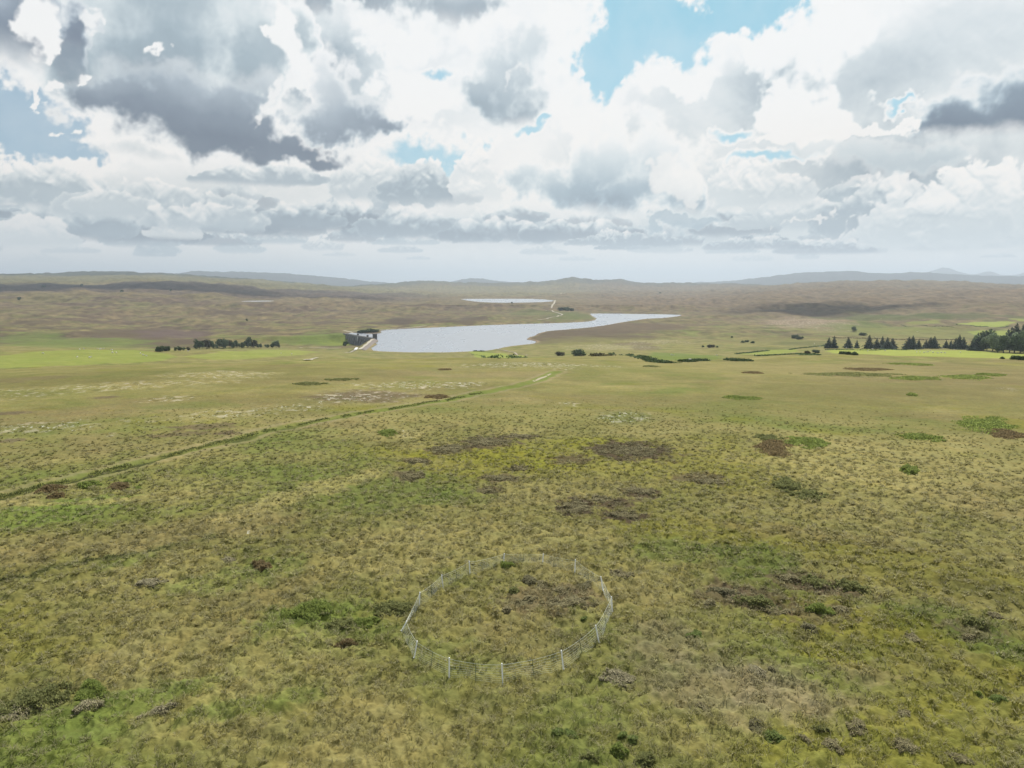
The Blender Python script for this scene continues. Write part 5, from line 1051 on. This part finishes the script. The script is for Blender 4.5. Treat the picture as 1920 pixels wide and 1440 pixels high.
def grid_skin(name, radii, coords, edges, m):
    me = bpy.data.meshes.new(name); me.from_pydata(coords, edges, []); o = bpy.data.objects.new(name, me); col.objects.link(o)
    sk = o.modifiers.new('skin', 'SKIN'); 
    if not me.skin_vertices: 
        bpy.context.view_layer.objects.active = o
    for v_, r_ in zip(me.skin_vertices[0].data, radii): v_.radius = (r_, r_)
    me.skin_vertices[0].data[0].use_root = True
    o.modifiers.new('sub', 'SUBSURF').levels = 1; o.modifiers['sub'].render_levels = 1
    dg = bpy.context.evaluated_depsgraph_get(); dg.update(); m2 = bpy.data.meshes.new_from_object(o.evaluated_get(dg)); bpy.data.objects.remove(o); m2.name = name; m2.materials.clear(); m2.materials.append(m); return m2
def sheep_mesh(graze, seed):
    hd = (.78, 0, .22) if graze else (.86, 0, .98); nk = (.62, 0, .52) if graze else (.68, 0, .82); mz = (.92, 0, .10) if graze else (1.04, 0, .90)
    co = [(0, 0, .62), (-.32, 0, .64), (.34, 0, .64), (-.52, 0, .62), (.50, 0, .66), nk, hd, mz, (-.66, 0, .50),
          (.36, .15, .40), (.36, .16, .22), (.35, .16, .02), (.36, -.15, .40), (.38, -.16, .22), (.40, -.16, .02),
          (-.42, .15, .44), (-.50, .16, .24), (-.46, .16, .02), (-.42, -.15, .44), (-.52, -.16, .24), (-.49, -.16, .02)]
    ed = [(0,1),(0,2),(1,3),(2,4),(4,5),(5,6),(6,7),(3,8),(2,9),(9,10),(10,11),(2,12),(12,13),(13,14),(1,15),(15,16),(16,17),(1,18),(18,19),(19,20)]
    ra = [.31, .31, .29, .24, .22, .13, .115, .06, .05, .10, .045, .035, .10, .045, .035, .12, .05, .035, .12, .05, .035]
    return grid_skin('sheep', ra, co, ed, M_wool)
SHM = [sheep_mesh(True, 1), sheep_mesh(False, 2)]
EAR, EARF = merge([ellipsoid(.84, .13, 1.02, .05, .10, .03, 6, 4), ellipsoid(.84, -.13, 1.02, .05, .10, .03, 6, 4)])
def sheep(px, py, label, group, k):
    x, y, z = at(px, py); o = bpy.data.objects.new('sheep', SHM[k % 2]); col.objects.link(o); o.location = (x, y, z); o.rotation_euler = (0, 0, rng.uniform(0, 6.28)); s_ = 1.45 * rng.uniform(.85, 1.1); o.scale = (s_, s_, s_); tag(o, label, 'sheep', group)
SL = [(x / 3, 500 + y / 3) for x, y in [(435,512),(448,468),(473,466),(503,514),(511,512),(549,465),(561,468),(566,466),(582,464),(628,472),(632,484),(634,487),(790,490),(806,500),(822,504),(241,490),(655,488)]]
SRr = [(1500 + x / 4.571, 580 + y / 4.571) for x, y in [(580,362),(622,345),(728,358),(988,352),(1000,370),(1028,371),(1062,374),(1085,371),(1098,369),(1118,362),(1140,374),(1210,376),(1222,340),(1320,350),(1180,380),(1240,378),(1375,372),(395,336),(412,335)]]
for pts, where, grp in ((SL, 'on the humped lime pasture at left', 'flock on the left pasture'), ([(527,663.3), (547,664.7), (353,659.3)], 'on the pale pasture below the tree belt', 'sheep below the tree belt'),
                        (SRr, 'on the lime field below the conifers', 'flock on the lime field'), ([(1259,666),(1263,667),(1344,667),(1294,677.5)], 'on the green field beyond the brow', 'sheep on the small green field'),
                        ([(1719,622.5),(1721,622.6),(1642,633),(1656,633.6),(1652,598.5),(1851,621),(1527,645),(1537,651)], 'scattered over the far slope above the conifers', 'sheep on the far slope')):
    for k, (x, y) in enumerate(sorted(pts)): sheep(x, y, f'white sheep {NTH[k]} from the left {where}', grp, k)

# ------------------------------------------------------------------ high clouds, out of the picture, whose shadows lie on the hills
def cloud(px, py, lat, lon, alt, seed, op=.75):
    x0, y0, z0 = at(px, py); g = random.Random(seed); d = (alt - z0) / math.tan(SUN_EL); cx, cy = x0 + d * math.sin(SUN_AZ), y0 + d * math.cos(SUN_AZ); l = []
    for k in range(16):
        th = g.uniform(0, 6.283); q = g.random() ** .5; rr_ = g.uniform(.32, .5)
        l.append(ellipsoid(math.cos(th) * q * lat * .75, math.sin(th) * q * lon * .75, g.uniform(0, .2) * lon, lat * rr_, lon * rr_, lon * .28, 18, 10, .03, seed + k))
    v, f = merge(l); tag(mesh_obj('cloud', v, f, M_cloud, smooth=True, loc=(cx, cy, alt)), kind='stuff')
M_cloud, t, b = mat('cloud_vapour'); b.inputs['Base Color'].default_value = (.9, .9, .92, 1); b.inputs['Roughness'].default_value = 1
lw = t.n.new('ShaderNodeLayerWeight'); lw.inputs[0].default_value = .5; tr = t.n.new('ShaderNodeBsdfTransparent'); mx = t.n.new('ShaderNodeMixShader')
t.put(mx.inputs[0], t.mr(lw.outputs['Facing'], .25, .95, .20, 0.0)); t.l.new(tr.outputs[0], mx.inputs[1]); t.l.new(b.outputs[0], mx.inputs[2]); t.l.new(mx.outputs[0], t.n['Material Output'].inputs[0])
cloud(300, 539, 1500, 620, 2900, 3); cloud(1520, 581, 420, 260, 1900, 5)

# ------------------------------------------------------------------ the sky shell
def build_sky():
    RS = 120000.0; nv, nu = SKY.X.shape
    A_, E_ = np.radians(SKY.A), np.radians(SKY.E)
    V = np.stack([RS * np.sin(A_) * np.cos(E_), RS * np.cos(A_) * np.cos(E_), CZ + RS * np.sin(E_)], -1).reshape(-1, 3)
    i = np.arange(nv - 1)[:, None]; j = np.arange(nu - 1)[None, :]
    Fq = np.stack([i * nu + j, i * nu + j + 1, (i + 1) * nu + j + 1, (i + 1) * nu + j], -1).reshape(-1, 4)
    m = bpy.data.materials.new('cumulus_sky'); m.use_nodes = True; t = NT(m.node_tree); t.n.clear()
    va = t.n.new('ShaderNodeVertexColor'); va.layer_name = 'col'
    em = t.n.new('ShaderNodeEmission'); t.l.new(va.outputs[0], em.inputs[0]); tr = t.n.new('ShaderNodeBsdfTransparent')
    mx = t.n.new('ShaderNodeMixShader'); t.l.new(va.outputs[1], mx.inputs[0]); t.l.new(tr.outputs[0], mx.inputs[1]); t.l.new(em.outputs[0], mx.inputs[2])
    o = t.n.new('ShaderNodeOutputMaterial'); t.l.new(mx.outputs[0], o.inputs[0]); m.cycles.emission_sampling = 'NONE'
    c = np.concatenate([np.clip(SKY.rgb, 0, 1), SKY.alpha[..., None]], -1).reshape(-1, 4)
    tag(mesh_obj('sky', V, Fq, m, smooth=True, cols=c), kind='structure')
build_sky()
# ------------------------------------------------------------------ haze
def build_haze():
    x, z0, z1 = 47000.0, -1100.0, 660.0
    v = [(sx * x, sy * x, z) for z in (z0, z1) for sx, sy in ((-1, -1), (1, -1), (1, 1), (-1, 1))]
    f = [(3, 2, 1, 0), (4, 5, 6, 7), (0, 1, 5, 4), (1, 2, 6, 5), (2, 3, 7, 6), (3, 0, 4, 7)]
    m = bpy.data.materials.new('haze_air'); m.use_nodes = True; t = NT(m.node_tree); t.n.clear()
    pv = t.n.new('ShaderNodeVolumePrincipled'); pv.inputs['Color'].default_value = (.77, .885, 1.0, 1); pv.inputs['Density'].default_value = 6.6e-5; pv.inputs['Anisotropy'].default_value = .35
    o = t.n.new('ShaderNodeOutputMaterial'); t.l.new(pv.outputs[0], o.inputs['Volume'])
    tag(mesh_obj('haze', v, f, m), kind='stuff')
build_haze()
